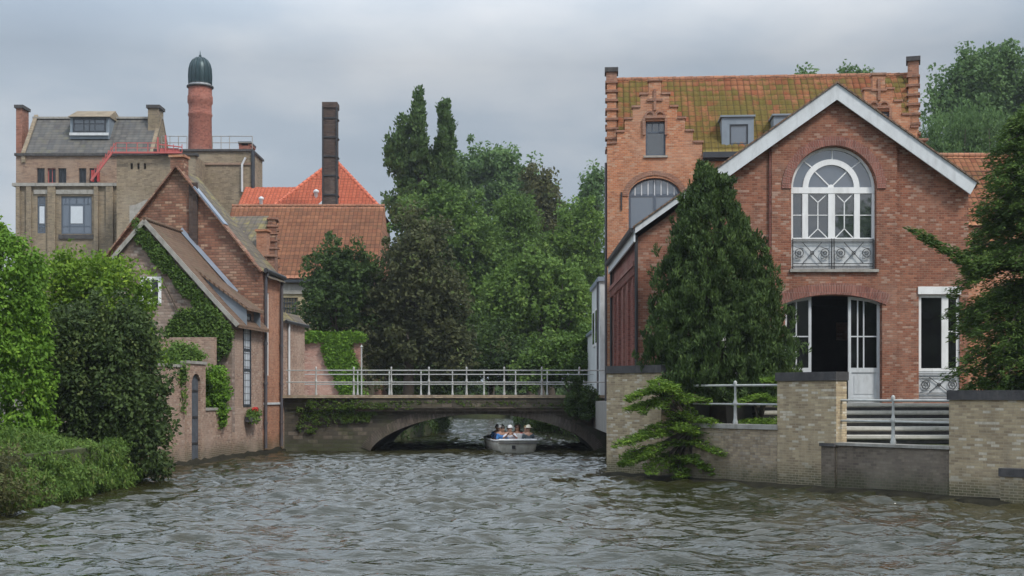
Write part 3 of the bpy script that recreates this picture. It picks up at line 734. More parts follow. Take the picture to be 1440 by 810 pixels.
# ------------------------------------------------------------------ orange stepped-gable house
S = Frame(3.72, 50, 4)
def stepped_outline(cu, steps):
    """steps: (half width, top z) from the bottom up; returns left-to-right points over the gable"""
    L = []; prev = None
    for hw, z in steps:
        if prev is not None: L.append((cu-hw, prev))
        else: pass
        L.append((cu-hw, z)) if prev is not None else L.append((cu-hw, z)); prev = z
    Rr = [(2*cu-u, z) for u, z in L[::-1]]
    return L + Rr
def stepped_house():
    t = thing('stepped_gable_house', 'tall orange brick house with crow-stepped gables and a mossy tiled roof behind the hall', 'house', (10, 54, 1))
    ze = 11.78; zr = 15.5; Wd = S.u(1292); HD = 3.5; SPL = math.tan(R(13))
    def gable(px, pys, hws):
        cu = S.u(px); d = S.y-cu*S.s; kk = d/FPX
        return cu, [(h*kk, CH+(YH-y)*kk) for h, y in zip(hws, pys)]
    g1, s1 = gable(921, (201,185,167,150.6,132.6,113.6), (66,53,42,31,20,8.5))
    g2, s2 = gable(1236, (198,180,162,143,125.6,105), (66,53,43,31,20,8.5))
    G1 = stepped_outline(g1, s1); G2 = stepped_outline(g2, s2)
    outer = [(.0,1.0)] + [(0.0, s1[0][1])] + G1[1:] + [(G1[-1][0], ze)] + [(G2[0][0], ze)] + G2 + [(G2[-1][0], ze), (Wd, ze), (Wd, 1.0)]
    outer = [(min(p_[0], Wd), p_[1]) for p_ in outer][::-1]
    a0, z0 = S.uz(908, 219); a1, z1 = S.uz(936, 170)
    b0, _ = S.uz(884, 270); b1, _ = S.uz(957.5, 270); bz0 = S.uz(920, 345)[1]; bs = S.uz(920, 276)[1]; bt = S.uz(920, 250)[1]
    c0 = a0+g2-g1; c1 = a1+g2-g1
    holes = [rect(a0, a1, z0, z1), arched(b0, b1, bz0, bs, bt-bs, 14), rect(c0, c1, z0+.25, z1+.25),
             arched(b0, b1, 3.2, 5.6, .5, 12)]
    MB(S).panel(outer, holes, 0, .38).build('front_wall', M['orange_brick'], t)
    # step copings
    for cu, st in ((g1, s1), (g2, s2)):
        for i, (h, z) in enumerate(st):
            hn = st[i+1][0] if i+1 < len(st) else 0
            for x0, x1 in (((cu-h-.05, cu-hn-.01), (cu+hn+.01, cu+h+.05)) if hn else ((cu-h-.05, cu+h+.05),)):
                MB(S).box(x0, x1, -.05, .42, z-.01, z+.07).build('step_coping', M['dark_orange'], t)
    # relief niche and cross above the gable window
    for cu, zb in ((g1, z1), (g2, z1+.25)):
        m = MB(S); m.box(cu-.42, cu+.42, -.07, -.003, zb+.1, zb+.2)
        m.ring(cu-.2, zb+.2, .13, .2, 0, 180, -.06, -.003, 8); m.ring(cu+.2, zb+.2, .13, .2, 0, 180, -.06, -.003, 8)
        m.box(cu-.05, cu+.05, -.06, -.003, zb+.42, zb+1.25); m.box(cu-.3, cu+.3, -.064, -.003, zb+.78, zb+.86)
        m.box(cu-.48, cu-.38, -.08, -.004, zb-.55, zb+.1); m.box(cu+.38, cu+.48, -.08, -.004, zb-.55, zb+.1)
        m.build('relief', M['dark_orange'], t)
    f = grid_window(S, 'gable_window', a0, a1, z0, z1, t, v=.12, us=(), zs=(z1-.42,), bw=.07)
    for i in (1, 2): u = a0+(a1-a0)*i/3; MB(S).box(u-.02, u+.02, .13, .18, z1-.4, z1-.06).build('glazing_bar', M['blue_frame'], f)
    grid_window(S, 'gable_window', c0, c1, z0+.25, z1+.25, t, v=.12, zs=(z1-.17,), bw=.07)
    MB(S).box(a0-.08, a1+.08, -.07, .1, z0-.08, z0-.003).build('window_sill', M['stone'], t)
    # arched window
    zt = S.uz(920, 274)[1]; mid = (b0+b1)/2
    f = grid_window(S, 'arched_window', b0, b1, bz0, bt, t, v=.12, us=(mid,), zs=(zt,), bw=.11, fw=.09, arch=bt-bs, glass='glass_painted_sky')
    m = MB(S)
    for i in range(1, 8):
        u = b0+(b1-b0)*i/8; h = bs+(bt-bs)*math.sqrt(max(0, 1-((u-mid)/((b1-b0)/2))**2)); m.box(u-.02, u+.02, .125, .16, zt, h-.07)
    m.build('glazing_bar', M['white_grey'], f)
    hw = (b1-b0)/2
    voussoirs(S, mid, bs-.02, hw+.02, hw+.24, 2, 178, -.03, .1, 40, 'window_arch', M['dark_orange'], t, ky=(bt-bs+.1)/hw)
    grid_window(S, 'arched_window', b0, b1, 3.2, 6.1, t, v=.12, us=(mid,), zs=(5.5,), arch=.5)
    for u in (.55, 2*g1-.55): MB(S).box(u-.03, u+.03, -.04, -.003, 9.6, 10.3).build('wall_anchor', M['iron'], t)
    # end walls with steps
    for off, sg in ((0.0, 0), (Wd-.38, 1)):
        E = Frame(*S.p(off, 0, 0)[:2], 4-90 if sg == 0 else 17-90)
        st = []; n = 8
        for i in range(n): st.append((HD-.08-i*.41, 12.0+i*.47))
        o_ = [(0.385, 1.0), (.385, 11.7)] + [(max(.385, u), z) for u, z in stepped_outline(HD, st)] + [(2*HD,11.7),(2*HD,1.0)]
        MB(E).panel(o_[::-1], [], 0, -.38).build('end_wall', M['orange_brick'], t)
        for i, (h, z) in enumerate(st):
            hn = st[i+1][0] if i+1 < n else 0
            for s in (-1, 1):
                x0, x1 = sorted((HD+s*h, HD+s*(hn+.01))); MB(E).box(x0-.05, x1+.05, .07, -.45, z, z+.09).build('step_coping', M['dark_orange'], t)
        ch = MB(E); ch.box(HD-.35, HD+.35, .03, -.41, 15.2, 15.9 if sg == 0 else 16.1); c = ch.build('end_chimney', M['dark_orange'], t)
        zt_ = 15.9 if sg == 0 else 16.1
        MB(E).box(HD-.42, HD+.42, .09, -.47, zt_-.1, zt_+.08).build('chimney_cap', M['coping'], c)
    MB(S).panel(rect(.385, Wd-.385, 1, ze), [], 6.6, 6.98).build('back_wall', M['orange_brick'], t)
    # roof
    u0, u1 = .40, Wd-.40
    r = MB(S)
    zq = ze-.02+(zr-ze)*.39/HD
    r.add([(u0,.39,zq),(u1,.39,zq),(u1+SPL*HD,HD,zr),(u0,HD,zr),(u0,.39,zq-.14),(u1,.39,zq-.14),(u1+SPL*HD,HD,zr-.14),(u0,HD,zr-.14)], [(0,1,2,3),(7,6,5,4),(0,4,5,1)])
    r.add([(u0,HD,zr),(u1+SPL*HD,HD,zr),(u1+SPL*7,7.1,ze),(u0,7.1,ze)], [(0,1,2,3)])
    rf = r.build('roof', M['mossy_tile'], t)
    gl, gr_ = G1[-1][0]-u0, G2[0][0]-u0; g2r = G2[-1][0]-u0
    pantile('roof_tiles', S, (u0,-.12,ze-.08), (u1+SPL*HD,-.12,ze-.08), (u0,HD,zr+.01), M['mossy_tile'], rf, pu=.235, pv=.34, keep=lambda p_, q_: p_ < u1-u0+SPL*HD*q_/5.2 and (q_ > .8 or gl < p_ < gr_))
    m = MB(S); n = 34
    for i in range(n):
        uw = u1+SPL*HD-u0; a = u0+uw*i/n; m.tube([(a,HD,zr+.02+rnd.uniform(-.012,.012)),(a+uw/n*1.04,HD,zr+.02)], (.12,.135), 8)
    m.build('ridge_tile', M['brown_tile'], rf)
    # cross roofs behind the two gables
    for cu, st in ((g1, s1), (g2, s2)):
        zz = st[-1][1]-.95; h = 1.75; m = MB(S)
        for s in (-1, 1):
            q = [(cu,.39,zz),(cu+s*h,.39,ze-.1),(cu+s*h,.6,ze-.1),(cu,(zz-ze)/(zr-ze)*HD,zz)]
            m.add(q, [(0,1,2,3)] if s > 0 else [(3,2,1,0)])
        m.build('cross_roof', M['mossy_tile'], t)
    # roof windows
    for pa, pb, pt, pbm in ((1015,1060,165,211), (1088,1131,163,209)):
        x0, zt_ = S.uz(pa, pt, .25); x1, zb_ = S.uz(pb, pbm, .25)
        m = MB(S); m.panel(rect(x0, x1, zb_, zt_), [rect(x0+.3, x1-.22, zb_+.22, zt_-.28)], .25, .33)
        m.box(x0, x0+.05, .331, 2.2, zb_, zt_); m.box(x1-.05, x1, .331, 2.2, zb_, zt_); m.box(x0-.06, x1+.06, .18, 2.4, zt_+.002, zt_+.07)
        d = m.build('dormer', M['zinc'], t)
        grid_window(S, 'dormer_window', x0+.3, x1-.22, zb_+.22, zt_-.28, d, v=.27, frame='dark_frame', glass='glass_painted_sky', fw=.06)
    ga, _ = S.uz(988, 215); gb = G2[0][0]
    MB(S).box(ga, gb, -.3, -.1, ze-.22, ze+.0).build('gutter', M['dark_frame'], t)
    MB(S).box(ga, gb, -.1, -.003, ze-.32, ze-.16).build('cornice', M['dark_frame'], t)
    MB(S).tube([(-.05,.25,11.5),(-.05,.25,2)], .05).build('downpipe', M['pipe'], t)
stepped_house()
def bird(x, y, z, label, ang=0):
    b = thing('bird', label, 'bird', (x, y, z), 'birds on the rooftops')
    m = MB(Frame(x, y, ang)); 
    m.tube([(-.16,0,.10),(-.06,0,.13),(.03,0,.17),(.10,0,.22)], (.02,.06,.07,.03), 8)
    m.tube([(.08,0,.20),(.13,0,.26),(.17,0,.27),(.22,0,.26)], (.035,.045,.03,.004), 8)
    m.tube([(0,.02,.12),(0,.02,0)], .008, 5); m.tube([(.02,-.02,.12),(.02,-.02,0)], .008, 5)
    m.tube([(-.14,0,.11),(-.34,0,.05)], (.035,.02), 6)
    m.build('body', M['iron'], b)
p = S.p(S.u(1083, 3.5), 3.5, 15.63); bird(*p, 'small black bird sitting on the tiled ridge above the roof windows')
p = S.p(.2, 3.5, 15.98); bird(*p, 'small black bird on the left end chimney of the stepped-gable house', 120)

def lower_house():
    F = Frame(0, 56.5); t = thing('tiled_house', 'lower house with an orange tiled roof joining the stepped-gable house at the far right', 'house', (22, 57, 1))
    x0, x1 = 17.9, 32; zr = 13.65; ze = 9.8
    MB(F).panel(rect(x0, x1, 1, ze), [], 0, .4).build('front_wall', M['orange_brick'], t)
    MB(F).panel([(x1,1),(x1+.4,1),(x1+.4,ze),(x1,ze)], [], 0, 8).build('end_wall', M['orange_brick'], t)
    m = MB(F); m.add([(x0,-.1,ze),(x1+.5,-.1,ze),(x1+.5,4,zr),(x0,4,zr),(x0,8,ze),(x1+.5,8,ze)], [(0,1,2,3),(3,2,5,4)]); rf = m.build('roof', M['brown_tile'], t)
    pantile('roof_tiles', F, (x0,-.15,ze), (x1+.5,-.15,ze), (x0,4,zr), M['lower_tile'], rf)
    MB(F).tube([(x0,4,zr+.05),(x1+.5,4,zr+.05)], .13).build('ridge_tile', M['brown_tile'], rf)
lower_house()

def pale_building():
    t = thing('clad_building', 'pale grey clad building on the canal beyond the stepped-gable house', 'house', (6, 66, 1))
    MB().box(4.15, 8.5, 60.3, 66.5, .9, 7.75).build('wall', M['pale_board'], t)
    MB().box(4.2, 8.5, 66.52, 76, .9, 5.6).build('rear_wing', M['pale_board'], t)
    MB().box(4.05, 8.6, 60.2, 66.6, 7.752, 7.95).build('roof_edge', M['lead'], t)
    MB().box(4.1, 8.6, 66.61, 76.1, 5.602, 5.75).build('roof_edge', M['lead'], t)
    for y in (61.2, 63.4): 
        f = MB().box(4.09, 4.149, y, y+1.5, 4.8, 6.6).build('window', M['white'], t); MB().box(4.07, 4.089, y+.12, y+1.38, 4.92, 6.48).build('pane', M['glass'], f)
    MB().tube([(4.08, 61, 7.8),(4.08, 61, 1.2)], .05).build('downpipe', M['pipe'], t)
pale_building()

# ------------------------------------------------------------------ right quay
QF = Frame(QA.x, QA.y, math.degrees(math.atan2(-QD.y, QD.x)))      # u runs along the quay from far left to near right
def quay():
    t = thing('quay_wall', 'buff brick quay wall with raised piers and dark copings along the right bank', 'wall', (QA.x, QA.y, 0))
    B = .25                                                     # wall face stands 25 cm behind the waterline ledge
    def seg(px0, px1, pytop, mat, name, thick=.45, front=0.0, cop=.22, copmat='coping', zt=None):
        u0 = QF.u(px0, B); u1 = QF.u(px1, B)
        if px1 > 1435: u1 = 30
        z = zt if zt else QF.uz((px0+min(px1,1440))/2, pytop, B)[1]
        o = MB(QF).box(u0, u1, B-front, B+thick, -.5, z-cop).build(name, M[mat], t)
        MB(QF).box(u0-.03, u1+.03, B-front-.05, B+thick+.05, z-cop+.002, z).build('coping', M[copmat], o)
        return u0, u1, z
    a = seg(853, 930, 514, 'quay_brick', 'corner_pier', 1.0)
    b = seg(930.7, 1092.5, 596, 'quay_mid', 'low_wall', .4, cop=.12, copmat='stone')
    c = seg(1093, 1176, 524, 'quay_brick', 'pier', .42, zt=2.97)
    seg(1157, 1175.5, 626, 'quay_dark', 'buttress', .1, front=.06, cop=.08, zt=1.2)
    d = seg(1176.6, 1334, 626, 'quay_dark', 'low_wall', .4, cop=.07, copmat='stone', zt=1.22)
    e = seg(1334.6, 1440, 550, 'quay_brick', 'pier', .7, zt=2.5)
    u = QF.u(1417, B); MB(QF).box(u, u+1.2, B-.3, B-.004, -.5, .62).build('buttress', M['quay_brick'], t)
    MB(QF).box(u-.03, u+1.23, B-.33, B-.002, .622, .8).build('coping', M['coping'], t)
    # return wall towards the bridge
    MB().add([(QA.x+.22,37.75,-.5),(QA.x+.62,37.75,-.5),(4.5,54,-.5),(4.1,54,-.5),(QA.x+.22,37.75,2.6),(QA.x+.62,37.75,2.6),(4.5,54,2.6),(4.1,54,2.6)],
             [(0,3,2,1),(4,5,6,7),(0,1,5,4),(1,2,6,5),(2,3,7,6),(3,0,4,7)]).build('return_wall', M['quay_brick'], t)
    m = MB(QF); n = 60; pts = []; g = random.Random(4)
    for i in range(n+1):
        u = -.2+30*i/n; pts += [(u, -.28+g.uniform(-.07,.07), -.4), (u, -.16+g.uniform(-.06,.06), .03+g.uniform(0,.07)), (u, .26, .10+g.uniform(0,.05))]
    m.add(pts, [(3*i+j, 3*i+3+j, 3*i+4+j, 3*i+1+j) for i in range(n) for j in range(2)], True); m.build('ledge', M['mud'], t)
    return a, b, c, d, e
qa, qb, qc, qd, qe = quay()
def post(m, u, v, z0, z1, s=1.0):
    """cast iron baluster with collars and a ball"""
    m.lathe(u, v, [(.075*s,z0),(.085*s,z0+.05),(.06*s,z0+.12),(.05*s,z0+.3),(.05*s,z0+(z1-z0)*.42),(.075*s,z0+(z1-z0)*.45),(.08*s,z0+(z1-z0)*.49),(.05*s,z0+(z1-z0)*.54),
                   (.038*s,z0+(z1-z0)*.6),(.036*s,z1-.16),(.05*s,z1-.12),(.06*s,z1-.06),(.045*s,z1-.02),(.012*s,z1)], 12)
def quay_rail(label, u0, u1, z0, z1, up, v=.45):
    t = thing('iron_railing', label, 'railing', QF.p((u0+u1)/2, v, z0))
    m = MB(QF); post(m, up, v, z0, z1+.1, .85); m.build('post', M['rail'], t)
    MB(QF).tube([(u0,v,z1-.03),(u1,v,z1-.03)], .03).build('rail', M['rail'], t)
    MB(QF).tube([(u0,v,z0+(z1-z0)*.5),(u1,v,z0+(z1-z0)*.5)], .027).build('rail', M['rail'], t)
up = QF.u(1034, .45); zt = QF.uz(1040, 542, .45)[1]
quay_rail('short white iron railing above the quay wall between the juniper and the middle pier', QF.u(975,.45), qc[0]+.1, qb[2], zt+.03, up)
up = QF.u(1256, .45)
quay_rail('white iron railing on the dark low wall in front of the stone steps', qc[1]-.1, qe[0]+.1, qd[2], 2.29, up)
def steps():
    t = thing('stone_steps', 'pale stone steps climbing from the quay railing to the hall terrace', 'steps', (9.0, 35, 1))
    x0, x1 = 7.0, 13.2; n = 5; zb = 1.12; za = 2.15
    for i in range(n):
        z0 = zb+(za-zb)*i/n; z1 = zb+(za-zb)*(i+1)/n; y = 33.6+i*.75
        m = MB(); m.box(x0, x1, y, 37.6, z0+.002, z1-.075); m.build('shadow_gap_core', M['coping'], t)  # dark colour stands for the shadow gap under each tread
        m = MB(); m.box(x0-.02, x1+.02, y-.10, 37.62 if i == n-1 else y+.85, z1-.073, z1); m.build('tread', M['step_stone'], t)
        m = MB(); m.box(x0, x1, y-.03, y-.002, z0+.095, z1-.074); m.build('riser_board', M['step_stone'], t)
steps()

# ------------------------------------------------------------------ bridge
def bridge():
    y0, y1 = 54.0, 64.8; t = thing('stone_bridge', 'low mossy stone arch bridge with a white railing crossing the canal', 'bridge', (-2.8, 59, 0))
    F = Frame(0, y0); cx = -1.26; hs = 4.72; rise = 1.58; n = 30; pw = .66
    arch_ = [(cx+hs*x, rise*max(0, 1-x*x)**pw) for x in [math.cos(PI*i/n) for i in range(n+1)]]
    under = [(a, z) for a, z in arch_]                                   # right to left over the top
    outer = [(4.25,-.6),(4.25,1.78),(-9.6,1.78),(-9.6,-.6),(cx-hs,-.6)] + under[::-1] + [(cx+hs,-.6)]
    MB(F).panel(outer[::-1], [], 0, y1-y0).build('arch_wall', M['bridge'], t)
    # arch ring of upright bricks
    m = MB(F); N = 84
    P = []
    for i in range(N+1):
        x = math.cos(PI*(.02+.96*i/N)); P.append(Vector((cx+hs*x, rise*max(0, 1-x*x)**pw)))
    for i in range(N):
        a, b = P[i], P[i+1]; tn = (b-a).normalized(); nr = Vector((tn.y, -tn.x)); 
        if nr.y < 0: nr = -nr
        a2 = a.lerp(b, .06); b2 = a.lerp(b, .94); h = .42+rnd.uniform(-.01,.01)
        q = [a2, b2, b2+nr*h, a2+nr*h]; e = rnd.uniform(-.008, .008)
        m.add([(c.x, -.05+e, c.y) for c in q]+[(c.x, .02, c.y) for c in q], [(3,2,1,0),(4,5,6,7),(0,1,5,4),(1,2,6,5),(2,3,7,6),(3,0,4,7)])
    m.build('arch_ring', M['bridge_ring'], t)
    m = MB(F); m.box(-6.6, 4.25, -.34, y1-y0, 1.83, 2.26); m.build('deck', M['bridge'], t)
    MB(F).box(-6.6, 4.25, -.2, -.004, 1.70, 1.829).build('deck_beam', M['quay_dark'], t)
    MB(F).box(-9.6, -6.602, -.08, y1-y0, 1.782, 2.25).build('abutment_parapet', M['bridge'], t)
    m = MB(F); m.box(-9.6, 4.25, -.40, .1, 2.262, 2.385); m.box(-9.6, 4.25, y1-y0-.3, y1-y0+.1, 2.262, 2.385); m.build('kerb', M['quay_mid'], t)
    MB(F).box(-9.6, 4.25, .102, y1-y0-.31, 2.255, 2.31).build('roadway', M['paving'], t)
    def rail(v, z0, z1, posts, u0, u1, s):
        m = MB(F); 
        for z in (z1, z0+(z1-z0)*.52): m.tube([(u0,v,z),(u1,v,z)], .024)
        r = m.build('railing', M['rail'], t)
        for p_ in posts: q = MB(F); post(q, p_, v, z0, z1+.16, s); q.build('post', M['rail'], r)
    k = 54/FPX
    rail(-.15, 2.386, 3.42, [(p_-720)*53.85/FPX for p_ in (444.5,497.4,550.3,603.2,656.1,709,761.9,814.8)], -9.5, 4.0, .7)
    rail(10.6, 2.386, 3.42, [(p_-720)*64.6/FPX for p_ in (503,547.5,592,636.3,680.6,725,769.5,814)], -11.6, 4.2, .7)
bridge()
# ------------------------------------------------------------------ left canal houses
LT = 6.3
G = Frame(-11.2, 40.5, LT-90)                 # along the canal wall: u away from the camera, v into the land
def fr(u): p = G.p(u, 0, 0); return Frame(p[0], p[1], LT)
def gable_house():
    U0 = 7.15; U1 = 10.9; F = fr(U0); dep = U1-U0
    t = thing('gabled_cottage', 'old brick cottage with a pointed gable and climbing plants, lowest on the left bank', 'house', F.p(-3, 1.5, 1))
    ua, za = F.uz(205, 314); _, ze = F.uz(328, 452); sl = (za-ze)/(0-ua)
    ul = 2*ua
    w0, wz0 = F.uz(197, 428); w1, wz1 = F.uz(227, 389)
    MB(F).panel([(ul,1),(0,1),(0,ze),(ua,za),(ul,ze)], [rect(w0, w1, wz0, wz1), rect(ul+1.2, ul+2.3, 2.2, 4.2), rect(ua+.6, ua+1.7, 2.0, 3.6)], 0, .35).build('gable_wall', M['rubble_brick'], t)
    grid_window(F, 'window', w0, w1, wz0, wz1, t, v=-.02, us=((w0+w1)/2,), zs=(wz0+.5,), frame='white', glass='glass_dark', fw=.12, depth=.12)
    grid_window(F, 'window', ul+1.2, ul+2.3, 2.2, 4.2, t, v=.05, us=(ul+1.75,), frame='white', glass='glass_dark')
    grid_window(F, 'window', ua+.6, ua+1.7, 2.0, 3.6, t, v=.05, us=(ua+1.15,), frame='white', glass='glass_dark')
    # canal side
    a = G.u(342)-.02; b = G.u(352.5)+.02; am = (a+b)/2
    zb = G.uz(347, 572)[1]; zt = G.uz(347, 441)[1]
    zw = ze+.1
    MB(G).panel([(U0+.35,-.5),(U1,-.5),(U1,zw),(b+.35,zw),(b+.35,zt+.15),(a-.3,zt+.15),(a-.3,zw),(U0+.35,zw)][::1], [rect(a, b, zb, zt)], 0, .35).build('canal_wall', M['pink_brick'], t)
    MB(G).box(U0, U0+.35, .0, .3, -.5, .998).build('corner_footing', M['pink_brick'], t)
    f = grid_window(G, 'tall_window', a, b, zb, zt, t, v=-.02, zs=(G.uz(347,492)[1], G.uz(347,520)[1]), fw=.10, bw=.10, frame='dark_frame', glass='curtain', depth=.07)
    m = MB(G)
    for i in range(1, 3): u = a+(b-a)*i/3; m.box(u-.008, u+.008, .005, .012, zb+.1, zt-.1)
    for i in range(1, 14): z = zb+(zt-zb)*i/14; m.box(a+.1, b-.1, .006, .011, z-.008, z+.008)
    m.build('lead_lattice', M['pipe'], f)
    # roof: two slopes, bell-cast eave on the canal side
    m = MB(F); th = .12
    e1 = (.28, ze-.12); kink = (-.45, ze-(.45)*-sl+.10)
    kink = (-.55, ze+.55*sl+.12)
    for pts in ([(ua,za+.12), kink, e1],):
        for i in range(2):
            (p0, q0), (p1, q1) = pts[i], pts[i+1]
            m.add([(p0,-.12,q0),(p1,-.12,q1),(p1,dep-.01,q1),(p0,dep-.01,q0),(p0,-.12,q0-th),(p1,-.12,q1-th),(p1,dep-.01,q1-th),(p0,dep-.01,q0-th)], [(0,1,2,3),(7,6,5,4),(0,4,5,1),(1,5,6,2)])
    m.add([(ua,-.12,za+.12),(ul-.3,-.12,ze-.2),(ul-.3,dep,ze-.2),(ua,dep,za+.12)], [(3,2,1,0)])
    rf = m.build('roof', M['cottage_tile'], t)
    MB(F).tube([(ua,-.13,za+.14),(ua,dep,za+.14)], .09).build('ridge_tile', M['cottage_tile'], rf)
    m = MB(F)
    m.bar((ua,-.16,za+.06), (kink[0],-.16,kink[1]-.02), .05, .16); m.bar((kink[0],-.16,kink[1]-.02), (e1[0],-.16,e1[1]-.04), .05, .16)
    m.bar((ua,-.16,za+.06), (ul-.3,-.16,ze-.26), .05, .16); m.build('verge_board', M['stone'], t)
    # lead flashing against the tall gable
    m = MB(F); mid = (ua*.28, ze+(-ua*.28)*sl*1.0)
    m.add([(ua,dep-.3,za+.17),(-1.0,dep-.3,ze+1.0*sl+.19),(-1.0,dep-.02,ze+1.0*sl+.35),(ua,dep-.02,za+.33)], [(0,1,2,3)]); m.build('lead_flashing', M['lead'], rf)
    # catslide dormer over the tall window
    d0 = a-U0-.32; d1 = b-U0+.45
    hu = -1.75; hz_ = ze+1.75*sl+.14; eu = .34; ez = zt+.16
    m = MB(F); m.add([(hu,d0-.1,hz_),(eu,d0-.1,ez),(eu,d1+.1,ez),(hu,d1+.1,hz_),(hu,d0-.1,hz_-.1),(eu,d0-.1,ez-.1),(eu,d1+.1,ez-.1),(hu,d1+.1,hz_-.1)], [(0,1,2,3),(7,6,5,4),(0,4,5,1),(1,5,6,2),(2,6,7,3)])
    d = m.build('dormer_roof', M['cottage_tile'], t)
    m = MB(F)
    for v0, v1 in ((d0, d0+.06), (d1-.06, d1)):
        mm_ = MB(F); mm_.add([(eu-.1,v0,ze-.25),(eu-.1,v0,ez-.06),(hu,v0,hz_-.05),(eu-.1,v1,ze-.25),(eu-.1,v1,ez-.06),(hu,v1,hz_-.05)], [(0,1,2),(5,4,3),(0,3,4,1),(1,4,5,2),(2,5,3,0)]); mm_.build('dormer_cheek', M['zinc'], d)
    return F
F1 = gable_house()

def tall_house():
    U0 = 10.92; U1 = 13.35; F = fr(U0); dep = U1-U0
    t = thing('sharp_gabled_house', 'taller clinker brick house with a steep gable and short chimney behind the cottage', 'house', F.p(-3.4, 1, 1))
    ua, za = F.uz(250, 236); _, ze = F.uz(366, 384); ul = 2*ua
    MB(F).panel([(ul,1),(0,1),(0,ze),(ua,za),(ul,ze)], [], 0, .35).build('gable_wall', M['rough_brick'], t)
    m = MB(F); m.box(ua-.3, ua+.26, -.03, .5, za-.4, za+.42); c = m.build('chimney', M['rough_brick'], t)
    MB(F).box(ua-.36, ua+.32, -.08, .55, za+.422, za+.52).build('chimney_cap', M['orange_brick'], c)
    m = MB(F)                                                     # soot streak is a shallow projecting flue
    m.box(ua+.5, ua+.85, -.10, -.003, za-4.2, za-.62); m.build('flue', M['chimney_dark'], t)
    m = MB(F); m.add([(ua,.02,za),(0.25,.02,ze-.2),(.25,dep,ze-.2),(ua,dep,za)], [(0,1,2,3)]); m.add([(ua,.02,za),(ul-.2,.02,ze-.2),(ul-.2,dep,ze-.2),(ua,dep,za)], [(3,2,1,0)])
    rf = m.build('roof', M['old_tile'], t)
    sl = (za-ze)/(-ua)
    m = MB(F); m.bar((ua+.75,.0,za-.75*sl+.10), (ua+2.0,.0,za-2.0*sl+.10), .5, .07); m.build('lead_flashing', M['lead'], rf)
    m = MB(F); m.bar((ua,.0,za+.04), (.0,.0,ze+.04), .5, .06); m.bar((ua,.0,za+.04), (ul,.0,ze+.04), .5, .06); m.build('verge', M['rough_brick'], t)
    # canal side: orange brick with tall slit window
    w0, w1 = G.u(371)+.05, G.u(378.5); zb = G.uz(375, 528)[1]; zt = G.uz(375, 411)[1]
    MB(G).panel([(U0+.36,-.5),(U1,-.5),(U1,ze),(U0+.36,ze)], [rect(w0, w1, zb, zt)], 0, .35).build('canal_wall', M['canal_orange'], t)
    MB(G).box(U0, U0+.355, 0.0, .355, -.5, .998).build('corner_footing', M['canal_orange'], t)
    grid_window(G, 'tall_window', w0, w1, zb, zt, t, v=.03, zs=((zb+zt)/2, zb+1), frame='white', glass='glass')
    MB(G).box(U0+.1, U1-.05, -.05, -.003, G.uz(378,569)[1], G.uz(378,566)[1]).build('string_course', M['white_grey'], t)
    m = MB(G); m.tube([(U0-.1,-.16,ze+.1),(U1+.1,-.16,ze+.02)], .10, 8); m.build('gutter', M['iron'], t)
    for u in (U0+.12, U1-.12):
        m = MB(G); m.tube([(u,-.16,ze),(u,-.1,ze-.35),(u,-.09,.25)], .065, 8)
        for z in (1.2, 2.8, 4.4): m.tube([(u,-.09,z),(u,-.09,z+.1)], .085, 8)
        m.build('downpipe', M['pipe'], t)
tall_house()

def cross_house():
    U0 = 13.37; F = fr(U0); dep = 4.6
    t = thing('stepped_canal_house', 'weathered canal house with a stepped side gable and a grey tiled roof with lichen', 'house', F.p(-3.4, 2, 1))
    ze = 8.55; zr = 10.25; ul = -6.2; ur = -.25
    MB(F).panel([(ul,1),(ur-.36,1),(ur-.36,ze),(ul,ze)], [], 0, .3).build('front_wall', M['rough_brick'], t)
    sp = math.tan(R(LT+8.5))
    E = Frame(*F.p(ur, 0, 0)[:2], -8.5-90)
    st = [(dep/2+.05-i*.36, ze-.35+i*.36) for i in range(6)]
    MB(E).panel([(0,-.5),(0,ze-.3)] + [(max(0, min(dep, u)), z) for u, z in stepped_outline(dep/2, st)] + [(dep,ze-.3),(dep,-.5)], [], 0, .35).build('stepped_wall', M['rough_brick'], t)
    for i, (h, z) in enumerate(st):
        hn = st[i+1][0] if i+1 < len(st) else 0
        for s in (-1, 1):
            x0, x1 = sorted((dep/2+s*h, dep/2+s*(hn+.01))); MB(E).box(x0-.05, x1+.05, -.09, .4, z, z+.08).build('step_coping', M['dark_orange'], t)
    m = MB(F); m.add([(ul,-.1,ze-.05),(ur-.36,-.1,ze-.05),(ur-.36-sp*dep/2,dep/2,zr),(ul,dep/2,zr),(ul,dep,ze),(ur-.36-sp*dep,dep,ze)], [(0,1,2,3),(3,2,5,4)]); m.build('roof', M['old_tile'], t)
    m = MB(F); m.box(ur-.75, ur-.3, -.12, .35, ze-.5, ze+.7); c = m.build('chimney', M['canal_orange'], t)
    MB(F).box(ur-.8, ur-.25, -.17, .4, ze+.702, ze+.8).build('chimney_cap', M['orange_brick'], c)
    # low lean-to on the water
    m = MB(F); m.box(-.245, .1, .02, dep-1.2, -.5, 5.5); l = m.build('lean_to', M['pink_brick'], t)
    MB(F).add([(-.245,.0,5.95),(.22,.0,5.5),(.22,dep-1.1,5.5),(-.245,dep-1.1,5.95)], [(0,1,2,3)]).build('lean_to_roof', M['old_tile'], l)
    MB(F).tube([(.24,0,5.48),(.24,dep-1.1,5.45)], .07).build('gutter', M['iron'], l)
    MB(F).tube([(.17,.7,5.4),(.17,.7,.3)], .05).build('downpipe', M['white_grey'], l)
cross_house()

